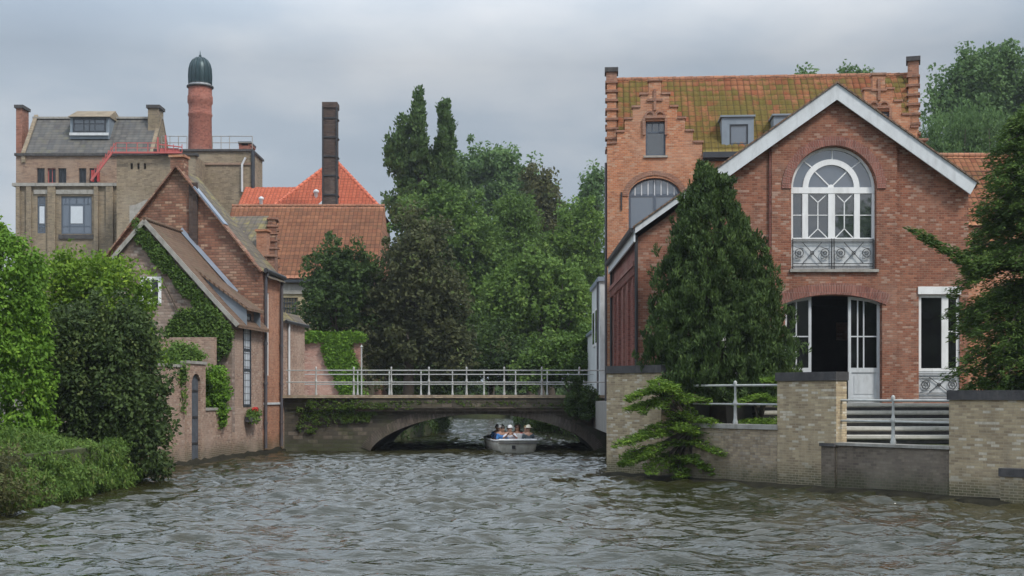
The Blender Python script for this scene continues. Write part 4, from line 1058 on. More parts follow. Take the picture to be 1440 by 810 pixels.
def garden_wall():
    t = thing('garden_wall', 'pinkish brick garden wall on the water with a narrow arched water door', 'wall', G.p(3.5, 0, 0))
    U = lambda px: G.u(px)
    z1 = G.uz(275, 512)[1]; z0 = G.uz(300, 577)[1]
    a, b = U(261), U(288); d0, d1 = U(268.5), U(281)
    MB(G).panel(rect(a, b, -.5, z1), [arched(d0, d1, .0, G.uz(275, 541)[1], .38, 10)], -.03, .42).build('door_pier', M['pink_brick'], t)
    MB(G).box(a-.04, b+.04, -.07, .46, z1+.002, z1+.1).build('coping', M['stone'], t)
    m = MB(G); m.panel(arched(d0+.003, d1-.003, .0, G.uz(275, 541)[1], .375, 10), [], .06, .12)
    dr = m.build('water_door', M['wood'], t)
    m = MB(G)
    for z in (.7, 1.6, 2.5): m.box(d0+.05, d1-.05, .04, .059, z, z+.07)
    m.build('strap_hinge', M['iron'], dr)
    MB(G).box(b+.002, 7.12, 0, .35, -.5, z0).build('low_wall', M['pink_brick'], t)
    MB(G).box(b+.01, 7.1, -.04, .39, z0+.002, z0+.09).build('coping', M['stone'], t)
    MB(G).box(-1.0, a-.002, 0, .35, -.5, 3.3).build('low_wall', M['pink_brick'], t)
    MB(G).box(-1.0, a-.01, -.04, .39, 3.302, 3.4).build('coping', M['stone'], t)
    m = MB(G); n = 50; g = random.Random(9); pts = []
    for i in range(n+1):
        u = -1+17.2*i/n; pts += [(u,-.28+g.uniform(-.09,.09),-.3),(u,-.16+g.uniform(-.05,.05),.06+g.uniform(0,.08)),(u,.01,.14+g.uniform(0,.1))]
    m.add(pts, [(3*i+j, 3*i+1+j, 3*i+4+j, 3*i+3+j) for i in range(n) for j in range(2)], True); m.build('ledge', M['mud'], t)
garden_wall()
tag(MB(fr(6.2)).box(-4.2, -.36, 0, .3, 1, 4.5).build('yard_wall', M['pink_brick']), 'brick yard wall between the arched water door and the cottage gable', 'wall')

def flower_box():
    u = G.u(348); z = G.uz(350, 585)[1]
    t = thing('flower_box', 'flower box with red geraniums hanging on the canal wall under the tall leaded window', 'flower box', G.p(u, -.2, z))
    MB(G).box(u-.45, u+.55, -.32, -.06, z-.22, z-.02).build('box', M['pipe'], t)
    C = [(*G.p(u+dx, -.22, z+.08+dz), .2) for dx, dz in ((-.35,0),(-.1,.05),(.2,.05),(.5,0),(0,-.22),(.35,-.22),(-.3,-.2))]
    leaves('leaves', C, 120, .09, .07, M['lf_light'], t, seed=5)
    M['petal'] = plain('red_petal', (.55,.03,.03), .6, .1)
    C = [(*G.p(u+dx, -.3, z+.26), .09) for dx in (-.1, .15)]
    leaves('petals', C, 50, .06, .05, M['petal'], t, seed=6)
flower_box()

# ------------------------------------------------------------------ roofs and factory behind
def long_roof():
    d = 74; F = Frame(0, d); t = thing('long_tiled_building', 'long building with a big brown pantile roof in front of the bright red roof', 'house', (-12, 76, 2))
    x0, x1 = X_(300, d), X_(534, 76); ze = Z_(392, d); zr = Z_(291, 79)
    MB(F).panel(rect(x0, x1-.2, 1, ze), [rect(X_(395,d), X_(418,d), Z_(447,d), Z_(418,d))], .2, .6).build('wall', M['yellow_wall'], t)
    MB(F).box(x0, x1-.2, .1, .199, Z_(413,d), Z_(399,d)).build('lintel_band', M['stone'], t)
    MB(F).box(x1-.6, x1-.2, .61, 9.5, 1, ze).build('side_wall', M['rough_brick'], t)
    f = MB(F); a, b, c, e = X_(395,d), X_(418,d), Z_(447,d), Z_(418,d)
    for i in range(7): u = a+(b-a)*i/6; f.box(u-.025, u+.025, .25, .33, c, e)
    for i in range(5): z = c+(e-c)*i/4; f.box(a, b, .26, .32, z-.025, z+.025)
    w = f.build('lattice_window', M['dark_frame'], t); MB(F).box(a+.01, b-.01, .34, .36, c+.01, e-.01).build('pane', M['yellow_wall'], w)
    m = MB(F); m.add([(x0,0,ze),(x1,0,ze),(x1,5,zr),(x0,5,zr),(x0,10,ze),(x1,10,ze)], [(0,1,2,3),(3,2,5,4),(1,4+1,2)]); rf = m.build('roof', M['brown_tile'], t)
    pantile('roof_tiles', F, (x0,-.1,ze-.05), (x1,-.1,ze-.05), (x0,5,zr), M['brown_tile'], rf, pu=.36, pv=.42, sub=4, amp=.05, step=.05)
    MB(F).tube([(x0,5,zr+.05),(x1,5,zr+.05)], .12).build('ridge_tile', M['brown_tile'], rf)
    MB(F).box(x0, x1, -.2, -.02, ze-.22, ze-.06).build('gutter', M['dark_frame'], t)
long_roof()
def red_roof():
    d = 92; F = Frame(0, d); t = thing('red_roofed_building', 'building with a bright red pyramid roof and a lower red wing beside the square chimney', 'house', (-13, 96, 2))
    ax, az = X_(471, 97), Z_(226, 97); xl, xr = X_(384, d)-.2, X_(532, d)+.2; zb = Z_(291, d)-.2
    dz = az-zb; y1 = 10
    MB(F).box(xl+.3, xr-.3, .3, y1-.3, 2, zb).build('wall', M['rough_brick'], t)
    m = MB(F); P = [(xl,0,zb),(xr,0,zb),(xr,y1,zb),(xl,y1,zb),(ax,5,az)]
    m.add(P, [(0,1,4),(1,2,4),(2,3,4),(3,0,4)]); rf = m.build('roof', M['red_tile'], t)
    vlen = math.hypot(5, dz)
    pantile('roof_tiles', F, (xl,0,zb), (xr,0,zb), (xl,5,az), M['red_tile'], rf, pu=.4, pv=.5, sub=4, amp=.05, step=.06,
            keep=lambda a, b: (ax-xl)*b/vlen < a < (xr-xl)-(xr-ax)*b/vlen)
    m = MB(F)
    for q in P[:2]:
        for i in range(16):
            A = Vector(q).lerp(Vector(P[4]), i/16); B = Vector(q).lerp(Vector(P[4]), (i+1.1)/16); m.tube([tuple(A+Vector((0,0,.06))), tuple(B+Vector((0,0,.06)))], (.17,.13), 6)
    m.build('hip_tile', M['red_tile'], rf)
    # lower wing to the left
    x0 = X_(333, d+3); zt = Z_(264, d+6); z0 = Z_(292, d+3)
    MB(F).box(x0+.1, xl+1, 3.2, 9, 2, z0-.05).build('wing_wall', M['rough_brick'], t)
    m = MB(F); m.add([(x0,3,z0-.05),(xl+1.9,3,z0-.05),(xl+3.6,6,zt),(x0,6,zt),(x0,9.2,z0),(xl+2,9.2,z0)], [(0,1,2,3),(3,2,5,4)]); w = m.build('wing_roof', M['red_tile'], t)
    pantile('wing_tiles', F, (x0,3,z0-.05), (xl+3,3,z0-.05), (x0,6,zt), M['red_tile'], w, pu=.4, pv=.5, sub=4, amp=.05, step=.06)
    for px, py in ((359, 276), (444, 272)):
        x = X_(px, d+1); z = Z_(py, d+1); MB(F).lathe(x, 1.2 if px > 400 else 3.2, [(.14,z-1.0),(.14,z+.05),(.21,z+.1),(.21,z+.22),(.07,z+.32)], 10).build('roof_vent', M['white_grey'], t)
    # small white-edged gable at the chimney foot
    x = X_(461, d-1); z = Z_(277, d-1)
    m = MB(F); m.panel([(x-1,z-.9),(x+1,z-.9),(x,z+.05)], [], -.6, -.5); d_ = m.build('dormer', M['brewery_red'], t)
    m = MB(F); m.bar((x-1.1,-.66,z-.95),(x,-.66,z+.12),.1,.16); m.bar((x+1.1,-.66,z-.95),(x,-.66,z+.12),.1,.16); m.build('dormer_edge', M['white_grey'], d_)
    m = MB(F); m.add([(x-1.1,-.7,z-.9),(x,-.7,z+.18),(x,3,z+.18),(x-1.1,3,z-.9),(x+1.1,-.7,z-.9),(x+1.1,3,z-.9)], [(3,2,1,0),(1,2,5,4)]); m.build('dormer_roof', M['red_tile'], d_)
red_roof()
def square_chimney():
    d = 88; x0, x1 = X_(454, d), X_(473.5, d); zt = Z_(144, d); F = Frame(0, d)
    t = thing('square_chimney', 'tall dark square brick chimney with iron bands rising in front of the red pyramid roof', 'chimney', ((x0+x1)/2, d, 2))
    xm = (x0+x1)/2; w = (x1-x0)/2; m = MB(F)
    m.add([(xm-w*1.06,0,2),(xm+w*1.06,0,2),(xm+w*1.06,2*w,2),(xm-w*1.06,2*w,2),(xm-w*.97,0,zt),(xm+w*.97,0,zt),(xm+w*.97,2*w,zt),(xm-w*.97,2*w,zt)], [(0,3,2,1),(4,5,6,7),(0,1,5,4),(1,2,6,5),(2,3,7,6),(3,0,4,7)])
    m.build('shaft', M['chimney_dark'], t)
    z = 9.5
    while z < zt:
        MB(F).box(xm-w*1.05-.03, xm+w*1.05+.03, -.06, 2*w+.06, z, z+.10).build('iron_band', M['iron'], t); z += 1.32
    MB(F).box(xm-w*1.1, xm+w*1.1, -.08, 2*w+.08, zt-.35, zt+.02).build('cap', M['chimney_dark'], t)
    m = MB(F)
    for s in (-1, 1): m.box(xm+s*w-.05, xm+s*w+.05, -.09, -.01, 9, zt-.3)
    m.build('corner_iron', M['iron'], t)
square_chimney()

def brewery():
    d = 100; F = Frame(0, d); bx = lambda px: X_(px, d); bz = lambda py: Z_(py, d)
    t = thing('brewery_building', 'big yellow-brown brick brewery with slate roof, roof lantern and flat-roofed blocks', 'building', (bx(190), d+5, 2))
    x0, x1 = bx(22), bx(222); ze = bz(219)
    zs0, zs1 = bz(330), bz(276)
    tall = rect(bx(52.5), bx(64), bz(328), zs1); big = rect(bx(86), bx(129), bz(329), zs1)
    sm = [(51,62),(66,77.5),(81,92.5),(110,120.5),(125,136)]
    small = [rect(bx(a), bx(b), bz(257), bz(236)) for a, b in sm]
    zb = bz(260)
    MB(F).panel(rect(x0, bx(168), 1, zb), [tall, big, rect(bx(28), bx(34), bz(328), zs1)][:2], 0, .5).build('lower_wall', M['brewery'], t)
    MB(F).panel(rect(x0, x1, zb+.004, ze), small, .12, .6).build('upper_wall', M['brewery_warm'], t)
    MB(F).box(x0-.2, bx(166), -.25, .62, zb-.12, zb+.12).build('string_course', M['stone'], t)
    MB(F).box(x0, x0+.6, .61, 12, 1, ze).build('side_wall', M['brewery'], t)
    m = MB(F)
    for a, b in ((24,29),(38,45),(68,79),(133,139),(150,160)): m.box(bx(a), bx(b), -.22, -.004, 1, zb-.13)
    m.build('pilaster', M['brewery'], t)
    MB(F).box(bx(79), bx(133), -.1, -.003, bz(273), bz(267)).build('lintel', M['stone'], t)
    MB(F).box(bx(48), bx(68), -.1, -.003, bz(273), bz(267)).build('lintel', M['stone'], t)
    MB(F).box(bx(83), bx(132), -.12, -.003, bz(336), bz(330)).build('window_sill', M['coping'], t)
    a, b = bx(86), bx(129); c, e = bz(329), zs1
    f = grid_window(F, 'big_window', a, b, c, e, t, v=.08, us=(bx(97), bx(117.5)), zs=(bz(318), bz(287)), fw=.10, bw=.09, glass='glass_painted_sky')
    m = MB(F); m.box(bx(99), bx(116), .07, .1, bz(314), bz(290)); m.build('white_blind', M['curtain'], f)
    for px in (91.5, 107, 123): MB(F).box(bx(px)-.04, bx(px)+.04, .085, .13, bz(287), e).build('glazing_bar', M['blue_frame'], f)
    f = grid_window(F, 'tall_window', bx(52.5), bx(64), bz(328), zs1, t, v=.08, zs=(bz(318), bz(288)), fw=.1, bw=.1, glass='glass')
    MB(F).box(bx(55), bx(62), .07, .1, bz(314), bz(290)).build('white_blind', M['curtain'], f)
    for a, b in sm:
        grid_window(F, 'small_window', bx(a), bx(b), bz(257), bz(236), t, v=.28, us=(bx((a+b)/2),), fw=.06, frame='red_metal' if a == 66 else 'dark_frame', glass='glass_dark')
    MB(F).box(x0-.1, x1, -.05, .7, ze+.002, ze+.2).build('cornice', M['coping'], t)
    # slate roof with lantern
    yr = 2.6; zr = Z_(167, d+yr)
    m = MB(F); rx0, rx1 = bx(29), bx(216)
    m.add([(rx0,.0,ze+.2),(rx1,.0,ze+.2),(rx1,yr,zr),(rx0,yr,zr),(rx0,5.4,ze),(rx1,5.4,ze)], [(0,1,2,3),(3,2,5,4)]); m.build('slate_roof', M['slate'], t)
    MB(F).box(rx0, rx1, yr-.15, yr+.15, zr-.02, zr+.14).build('ridge', M['stone'], t)
    for a, b_, top, mat in ((22.5, 31, 152, 'brewery_red'), (208, 223, 152, 'brewery')):
        y = 1.7; D = d+y; X0, X1 = X_(a, D), X_(b_, D); zt = Z_(top, D)
        c_ = MB(F).box(X0, X1, y, y+1.4, 15, zt).build('gable_chimney', M[mat], t); MB(F).box(X0-.12, X1+.12, y-.12, y+1.52, zt+.002, zt+.25).build('chimney_cap', M['coping'], c_)
        E = Frame(X1+.9 if a < 100 else X0+.9, d, -90)
        MB(E).panel([(0,ze-.5),(5.4,ze-.5),(5.4,ze+.3),(2.7,zr+.35),(0,ze+.3)], [], 0, .3).build('gable_parapet', M['brewery'], t)
    ya = .9; D = d+ya; L0, L1 = X_(97, D), X_(155.5, D); zt = Z_(150, D); zb_ = Z_(190, D)
    l = MB(F).box(L0+.1, L1-.1, ya, ya+3.0, zb_-.3, Z_(165, D)).build('lantern', M['zinc'], t)
    grid_window(F, 'lantern_window', L0+.35, L1-.35, zb_+.2, Z_(166,D)-.05, l, v=ya-.12, us=(L0+1.2, (L0+L1)/2, L1-1.2), zs=((zb_+Z_(166,D))/2+.2,), glass='glass', fw=.12, bw=.08, frame='dark_frame')
    MB(F).box(L0+.1, L1-.1, ya-.2, ya-.122, zb_-.05, zb_+.16).build('sill', M['white_grey'], l)
    MB(F).add([(L0,ya-.3,Z_(165,D)),(L1,ya-.3,Z_(165,D)),(L1-.1,ya+1.6,zt),(L0+.1,ya+1.6,zt),(L0,ya+3.8,Z_(165,D)),(L1,ya+3.8,Z_(165,D))], [(0,1,2,3),(3,2,5,4),(0,3,4),(1,5,2),(0,4,5,1)]).build('lantern_roof', M['brewery'], l)
    # middle block and stair tower block
    D = 95; m0, m1 = X_(164, D), X_(275, D); zt = Z_(219, D)
    vs = [rect(X_(a, D), X_(a+3.2, D), Z_(238, D), Z_(229.5, D)) for a in (183.5, 193, 202)]
    MB(F).panel(rect(m0, m1, 1, zt), vs, -5, -4.6).build('front_block_wall', M['brewery'], t)
    MB(F).box(m0, m0+.4, -4.59, .0, 1, zt).build('front_block_side', M['brewery'], t)
    MB(F).box(m1-.4, m1, -4.59, 3, 1, zt).build('front_block_side', M['brewery'], t)
    MB(F).box(m0+.41, m1-.41, -4.58, 3, zt-.4, zt-.2).build('flat_roof', M['coping'], t)
    MB(F).box(m0+.5, m1-.5, -4.4, -4.2, 1, zt-.5).build('vent_shade_sheet', M['interior'], t)  # dark sheet painted in for the shade behind the vent openings
    MB(F).box(m0-.15, m1+.15, -5.15, -4.5, zt+.002, zt+.18).build('parapet_coping', M['coping'], t)
    D = 98; r0, r1 = X_(218, D), X_(354, D); zt = Z_(213, D)
    MB(F).box(r0, r1, -2, 2.2, 1, zt).build('right_block', M['brewery'], t)
    MB(F).box(r0-.1, r1+.12, -2.15, 2.3, zt+.002, zt+.16).build('parapet_coping', M['coping'], t)
    MB(F).box(r0, r1, -2.1, -2.003, Z_(232, D), Z_(229, D)).build('string_course', M['brewery_warm'], t)
    MB(F).tube([(r1+.12,-2.1,zt),(r1+.12,-2.1,3)], .14).build('downpipe', M['dark_frame'], t)
    MB(F).tube([(X_(346,D),-2.15,Z_(222,D)),(X_(341,D),-2.15,Z_(232,D)),(X_(341,D),-2.15,Z_(270,D))], .09).build('downpipe', M['white_grey'], t)
    c_ = MB(F).box(X_(334,D), X_(350,D), -1.5, .3, zt+.16, Z_(203, D)).build('small_chimney', M['chimney_red'], t)
    for a, b in ((333.5,337.5),(347,351)): MB(F).box(X_(a,D), X_(b,D), -1.5, .3, Z_(203,D)+.002, Z_(200,D)).build('pillar', M['chimney_red'], c_)
    MB(F).box(X_(333,D), X_(351.5,D), -1.6, .4, Z_(200,D)+.002, Z_(197.5,D)).build('slab', M['coping'], c_)
    # thin roof railing
    m = MB(F); zz = zt+.16
    for h in (.55, 1.05): m.tube([(X_(226,D),-1.8,zz+h),(X_(262,D),-1.8,zz+h)], .03, 5); m.tube([(X_(297,D),-1.8,zz+h),(X_(354,D),-1.8,zz+h)], .03, 5)
    for px in (226,238,250,262,298,310,322,354): m.tube([(X_(px,D),-1.8,zz),(X_(px,D),-1.8,zz+1.05)], .03, 5)
    m.build('roof_railing', M['stone'], t)
    # red steel stair
    D = 94.5; q = lambda px, py: (X_(px,D), -5.5, Z_(py,D)); m = MB(F)
    m.bar(q(128,254), q(158,214), .08, .16); m.bar(q(136,238), q(163,201), .05)
    for i in range(9): a = i/8; A = (128+30*a, 254-40*a); m.bar(q(A[0],A[1]), q(A[0]+2,A[1]-13), .045)
    s = m.build('fire_stair', M['red_metal'], t)
    m = MB(F); m.bar(q(158,214.5), q(256,214.5), .08, .12); m.bar(q(162,201), q(224,201), .05); m.bar(q(160,208), q(224,208), .04)
    for px in (163,178,193,208,222,233,244,256): m.bar(q(px,215), q(px,201 if px < 225 else 203), .05)
    m.bar(q(222,215), q(222,193), .1); m.bar(q(233,215), q(233,190), .1); m.bar(q(224,203), q(256,207), .08)
    m.box(X_(224,D), X_(250,D), -5.4, -5.0, Z_(215,D), Z_(208,D)); m.build('stair_platform', M['red_metal'], s)
    for a, b in ((130,133),(138,141)): MB(F).box(bx(a), bx(b), -.3, -.1, bz(256), bz(240)).build('red_door', M['red_door'], t)
brewery()
tag(MB(Frame(0, 90)).panel([(X_(182,90),2),(X_(207,90),2),(X_(207,90),Z_(280,90)),(X_(190,90),Z_(288,90)),(X_(182,90),Z_(289,90))], [], 0, 3).build('flat_shed', M['stone']), 'pale flat-roofed shed between the brewery and the steep clinker gable', 'shed')
def round_chimney():
    d = 99; x = X_(281.5, d); k = d/FPX; z = lambda py: Z_(py, d); F = Frame(0, d)
    t = thing('round_chimney', 'round red brick factory chimney topped by a dark dome and spike on the brewery roof', 'chimney', (x, d, z(212)))
    MB(F).lathe(x, 0, [(16.6*k,z(214)),(15.8*k,z(165)),(16.9*k,z(163)),(16.9*k,z(161)),(15.9*k,z(159)),(15.9*k,z(148)),(17.4*k,z(145)),(17.4*k,z(136)),(16.4*k,z(134)),(16.2*k,z(124))], 28).build('shaft', M['chimney_red'], t)
    MB(F).lathe(x, 0, [(17*k,z(124)),(18.6*k,z(123.5)),(18.6*k,z(121.5)),(16*k,z(121))], 28).build('stone_ring', M['coping'], t)
    MB(F).lathe(x, 0, [(14.5*k,z(121)),(15.2*k,z(116.5)),(14*k,z(116))], 24).build('white_collar', M['white_grey'], t)
    m = MB(F); prof = [(15.6*k,z(118)),(15.9*k,z(108)),(15.3*k,z(98)),(13.6*k,z(91)),(10.4*k,z(85.5)),(5.6*k,z(81.8)),(1.5*k,z(80.5))]; m.lathe(x, 0, prof, 28)
    dm = m.build('dome', M['dome'], t)
    m = MB(F)
    for i in range(14):
        a = 2*PI*i/14; m.tube([(x+r*1.01*math.cos(a), r*1.01*math.sin(a), zz) for r, zz in prof[:-1]], .06, 5)
    m.build('dome_rib', M['dome'], dm)
    MB(F).lathe(x, 0, [(2*k,z(82)),(1.3*k,z(80)),(2.2*k,z(78.5)),(.9*k,z(77)),(.5*k,z(74)),(.2*k,z(71.5))], 8).build('spike', M['dome'], t)
round_chimney()

def ivy_wall():
    d = 69; x0, x1 = X_(416, d), X_(508, d); zt = Z_(474, d)
    o = MB(Frame(0, d)).box(x0, x1, 0, .4, 2, zt).build('old_brick_wall', M['wall_brick']); tag(o, 'old red brick wall at the far left end of the bridge', 'wall')
    g = np.random.default_rng(8); C = []
    for i in range(150):
        px = 420+90*g.random(); C.append((X_(px,d), d-.12, zt-.02+.25*g.random()-.1, .32, 1, .5, .8))
    for i in range(260):
        u = g.random(); py = 478+78*u; px = 478+(34*g.random()) - 22*(1-abs(u-.2)) + 8*u; C.append((X_(px,d), d-.14, Z_(py,d), .34, 1, .5, 1))
    t = thing('climbing_ivy', 'bright green ivy hanging over the right part of the old red brick wall', 'plant', (X_(500,d), d-.2, 2.3))
    leaves('foliage', C, 34, .16, .13, M['lf_ivy'], t, seed=3)
    MB(Frame(0, d)).tube([(X_(500,d),-.06,2.3),(X_(498,d),-.06,3.6),(X_(492,d),-.06,5.2)], (.07,.05,.02), 6).build('stem', M['bark'], t)
    t = thing('drainpipe_post', 'thin pale post standing at the right end of the ivy-covered wall', 'post', (X_(509.5,d), d-.3, 2.3))
    MB(Frame(0, d)).tube([(X_(509.5,d),-.35,2.3),(X_(509.5,d),-.35,Z_(488,d))], .04).build('pole', M['rail'], t)
    MB(Frame(0, d)).lathe(X_(509.5,d), -.35, [(.09,Z_(488,d)),(.05,Z_(487,d)),(.01,Z_(485,d))], 8).build('cap', M['rail'], t)
ivy_wall()

# ------------------------------------------------------------------ boat and people
def skin_mesh(verts, edges, radii, root=0, sub=1):
    me = bpy.data.meshes.new('skin_tmp'); me.from_pydata(verts, edges, []); o = bpy.data.objects.new('skin_tmp', me); COL.objects.link(o)
    sk = o.modifiers.new('s', 'SKIN'); 
    for i, v in enumerate(me.skin_vertices[0].data):
        v.radius = (radii[i], radii[i]) if not isinstance(radii[i], tuple) else radii[i]; v.use_root = (i == root)
    sk.use_smooth_shade = True; ss = o.modifiers.new('b', 'SUBSURF'); ss.levels = sub; ss.render_levels = sub
    dg = bpy.context.evaluated_depsgraph_get(); dg.update(); ev = o.evaluated_get(dg); r = bpy.data.meshes.new_from_object(ev)
    bpy.data.objects.remove(o); bpy.data.meshes.remove(me)
    return r
def person_meshes(pose):
    """seated figure, x right, y forward, origin on the seat; pose = (lean, arm)"""
    lean, arm = pose; V = []; E = []; Rr = []
    def add(p, r, par=None):
        V.append(p); Rr.append(r)
        if par is not None: E.append((par, len(V)-1))
        return len(V)-1
    pel = add((0,0,.10), .13); wa = add((0,lean*.25,.28), (.15,.11), pel); ch = add((0,lean*.6,.44), (.17,.12), wa); sh = add((0,lean*.75,.54), (.13,.10), ch)
    nk = add((0,lean*.9,.62), .055, sh); jw = add((0,lean*.95+.02,.69), .072, nk); hd = add((0,lean*.97+.01,.77), (.078,.092), jw); cr = add((0,lean*.97,.85), .062, hd)
    ns = add((0,lean*.95+.115,.745), .012, hd)
    hands = []
    for s in (-1, 1):
        a = add((s*.19,lean*.75,.52), .062, sh)
        if arm == 0: e = add((s*.25,lean*.6+.08,.30), .043, a); w = add((s*.16,.30,.20), .03, e); dr = Vector((-s*.3,.8,-.2))
        elif arm == 1: e = add((s*.24,lean*.7-.02,.27), .043, a); w = add((s*.22,.20,.14), .03, e); dr = Vector((-s*.1,.9,-.1))
        else: e = add((s*.28,lean*.7+.18,.38), .043, a); w = add((s*.12,lean+.34,.52), .03, e); dr = Vector((-s*.3,.5,.6))
        dr.normalize(); P = Vector(V[w]) + dr*.05; pm = add(tuple(P), (.036,.02), w)
        side = dr.cross(Vector((0,0,1))).normalized()
        for j, (o_, l) in enumerate(((-.03,.065),(-.01,.078),(.011,.073),(.03,.058))):
            k = add(tuple(P+dr*.04+side*o_), .010, pm); add(tuple(P+dr*(.04+l)+side*o_*1.2+Vector((0,0,-.02))), .007, k)
        th = add(tuple(P+dr*.01-side*s*.045), .011, pm); add(tuple(P+dr*.045-side*s*.06), .009, th)
        h = add((s*.10,.06,.09), .095, pel); kn = add((s*.13,.45,.12), .065, h); an = add((s*.12,.48,-.26), .045, kn); add((s*.13,.60,-.31), .04, an)
    body = skin_mesh(V, E, Rr)
    def part(ids, grow):
        m = {i: j for j, i in enumerate(ids)}
        return skin_mesh([V[i] for i in ids], [(m[a], m[b]) for a, b in E if a in m and b in m], [tuple(q+grow for q in (Rr[i] if isinstance(Rr[i], tuple) else (Rr[i],)*2)) for i in ids])
    arms = [i for i in range(len(V)) if False]
    # arm joints follow the sequence above: shoulder, elbow after the nose; count per side
    per = (len(V)-9)//2; sl = []; lg = [pel]
    for s in range(2):
        b = 9+s*per; sl += [b, b+1]; lg += [9+s*per+per-4, 9+s*per+per-3, 9+s*per+per-2]
    shirt = part([pel, wa, ch, sh]+sl, .016); trous = part(lg, .014)
    eyes = MB(); hc = V[hd]
    for s in (-1, 1): eyes.lathe(hc[0]+s*.03, hc[1]+.088, [(.002,hc[2]-.012),(.011,hc[2]-.003),(.011,hc[2]+.003),(.002,hc[2]+.012)], 6)
    return body, shirt, trous, (eyes.v, eyes.f), hc
def blob(c, r, z0=-1, seed=0, n=14, rough=.06):
    g = random.Random(seed); v = []; f = []
    for i in range(n//2+1):
        ph = PI*i/(n//2)
        for k in range(n):
            a = 2*PI*k/n; rr = 1+g.uniform(-rough, rough)
            z = max(z0, math.cos(ph)); q = math.sin(ph)
            v.append((c[0]+r[0]*q*math.cos(a)*rr, c[1]+r[1]*q*math.sin(a)*rr, c[2]+r[2]*z))
    for i in range(n//2):
        for k in range(n): f.append((i*n+k, i*n+(k+1) % n, (i+1)*n+(k+1) % n, (i+1)*n+k))
    return v, f
def raw_mesh(name, v, f, smooth=True):
    me = bpy.data.meshes.new(name); me.from_pydata(v, [], f)
    if smooth: me.polygons.foreach_set('use_smooth', [True]*len(me.polygons))
    return me
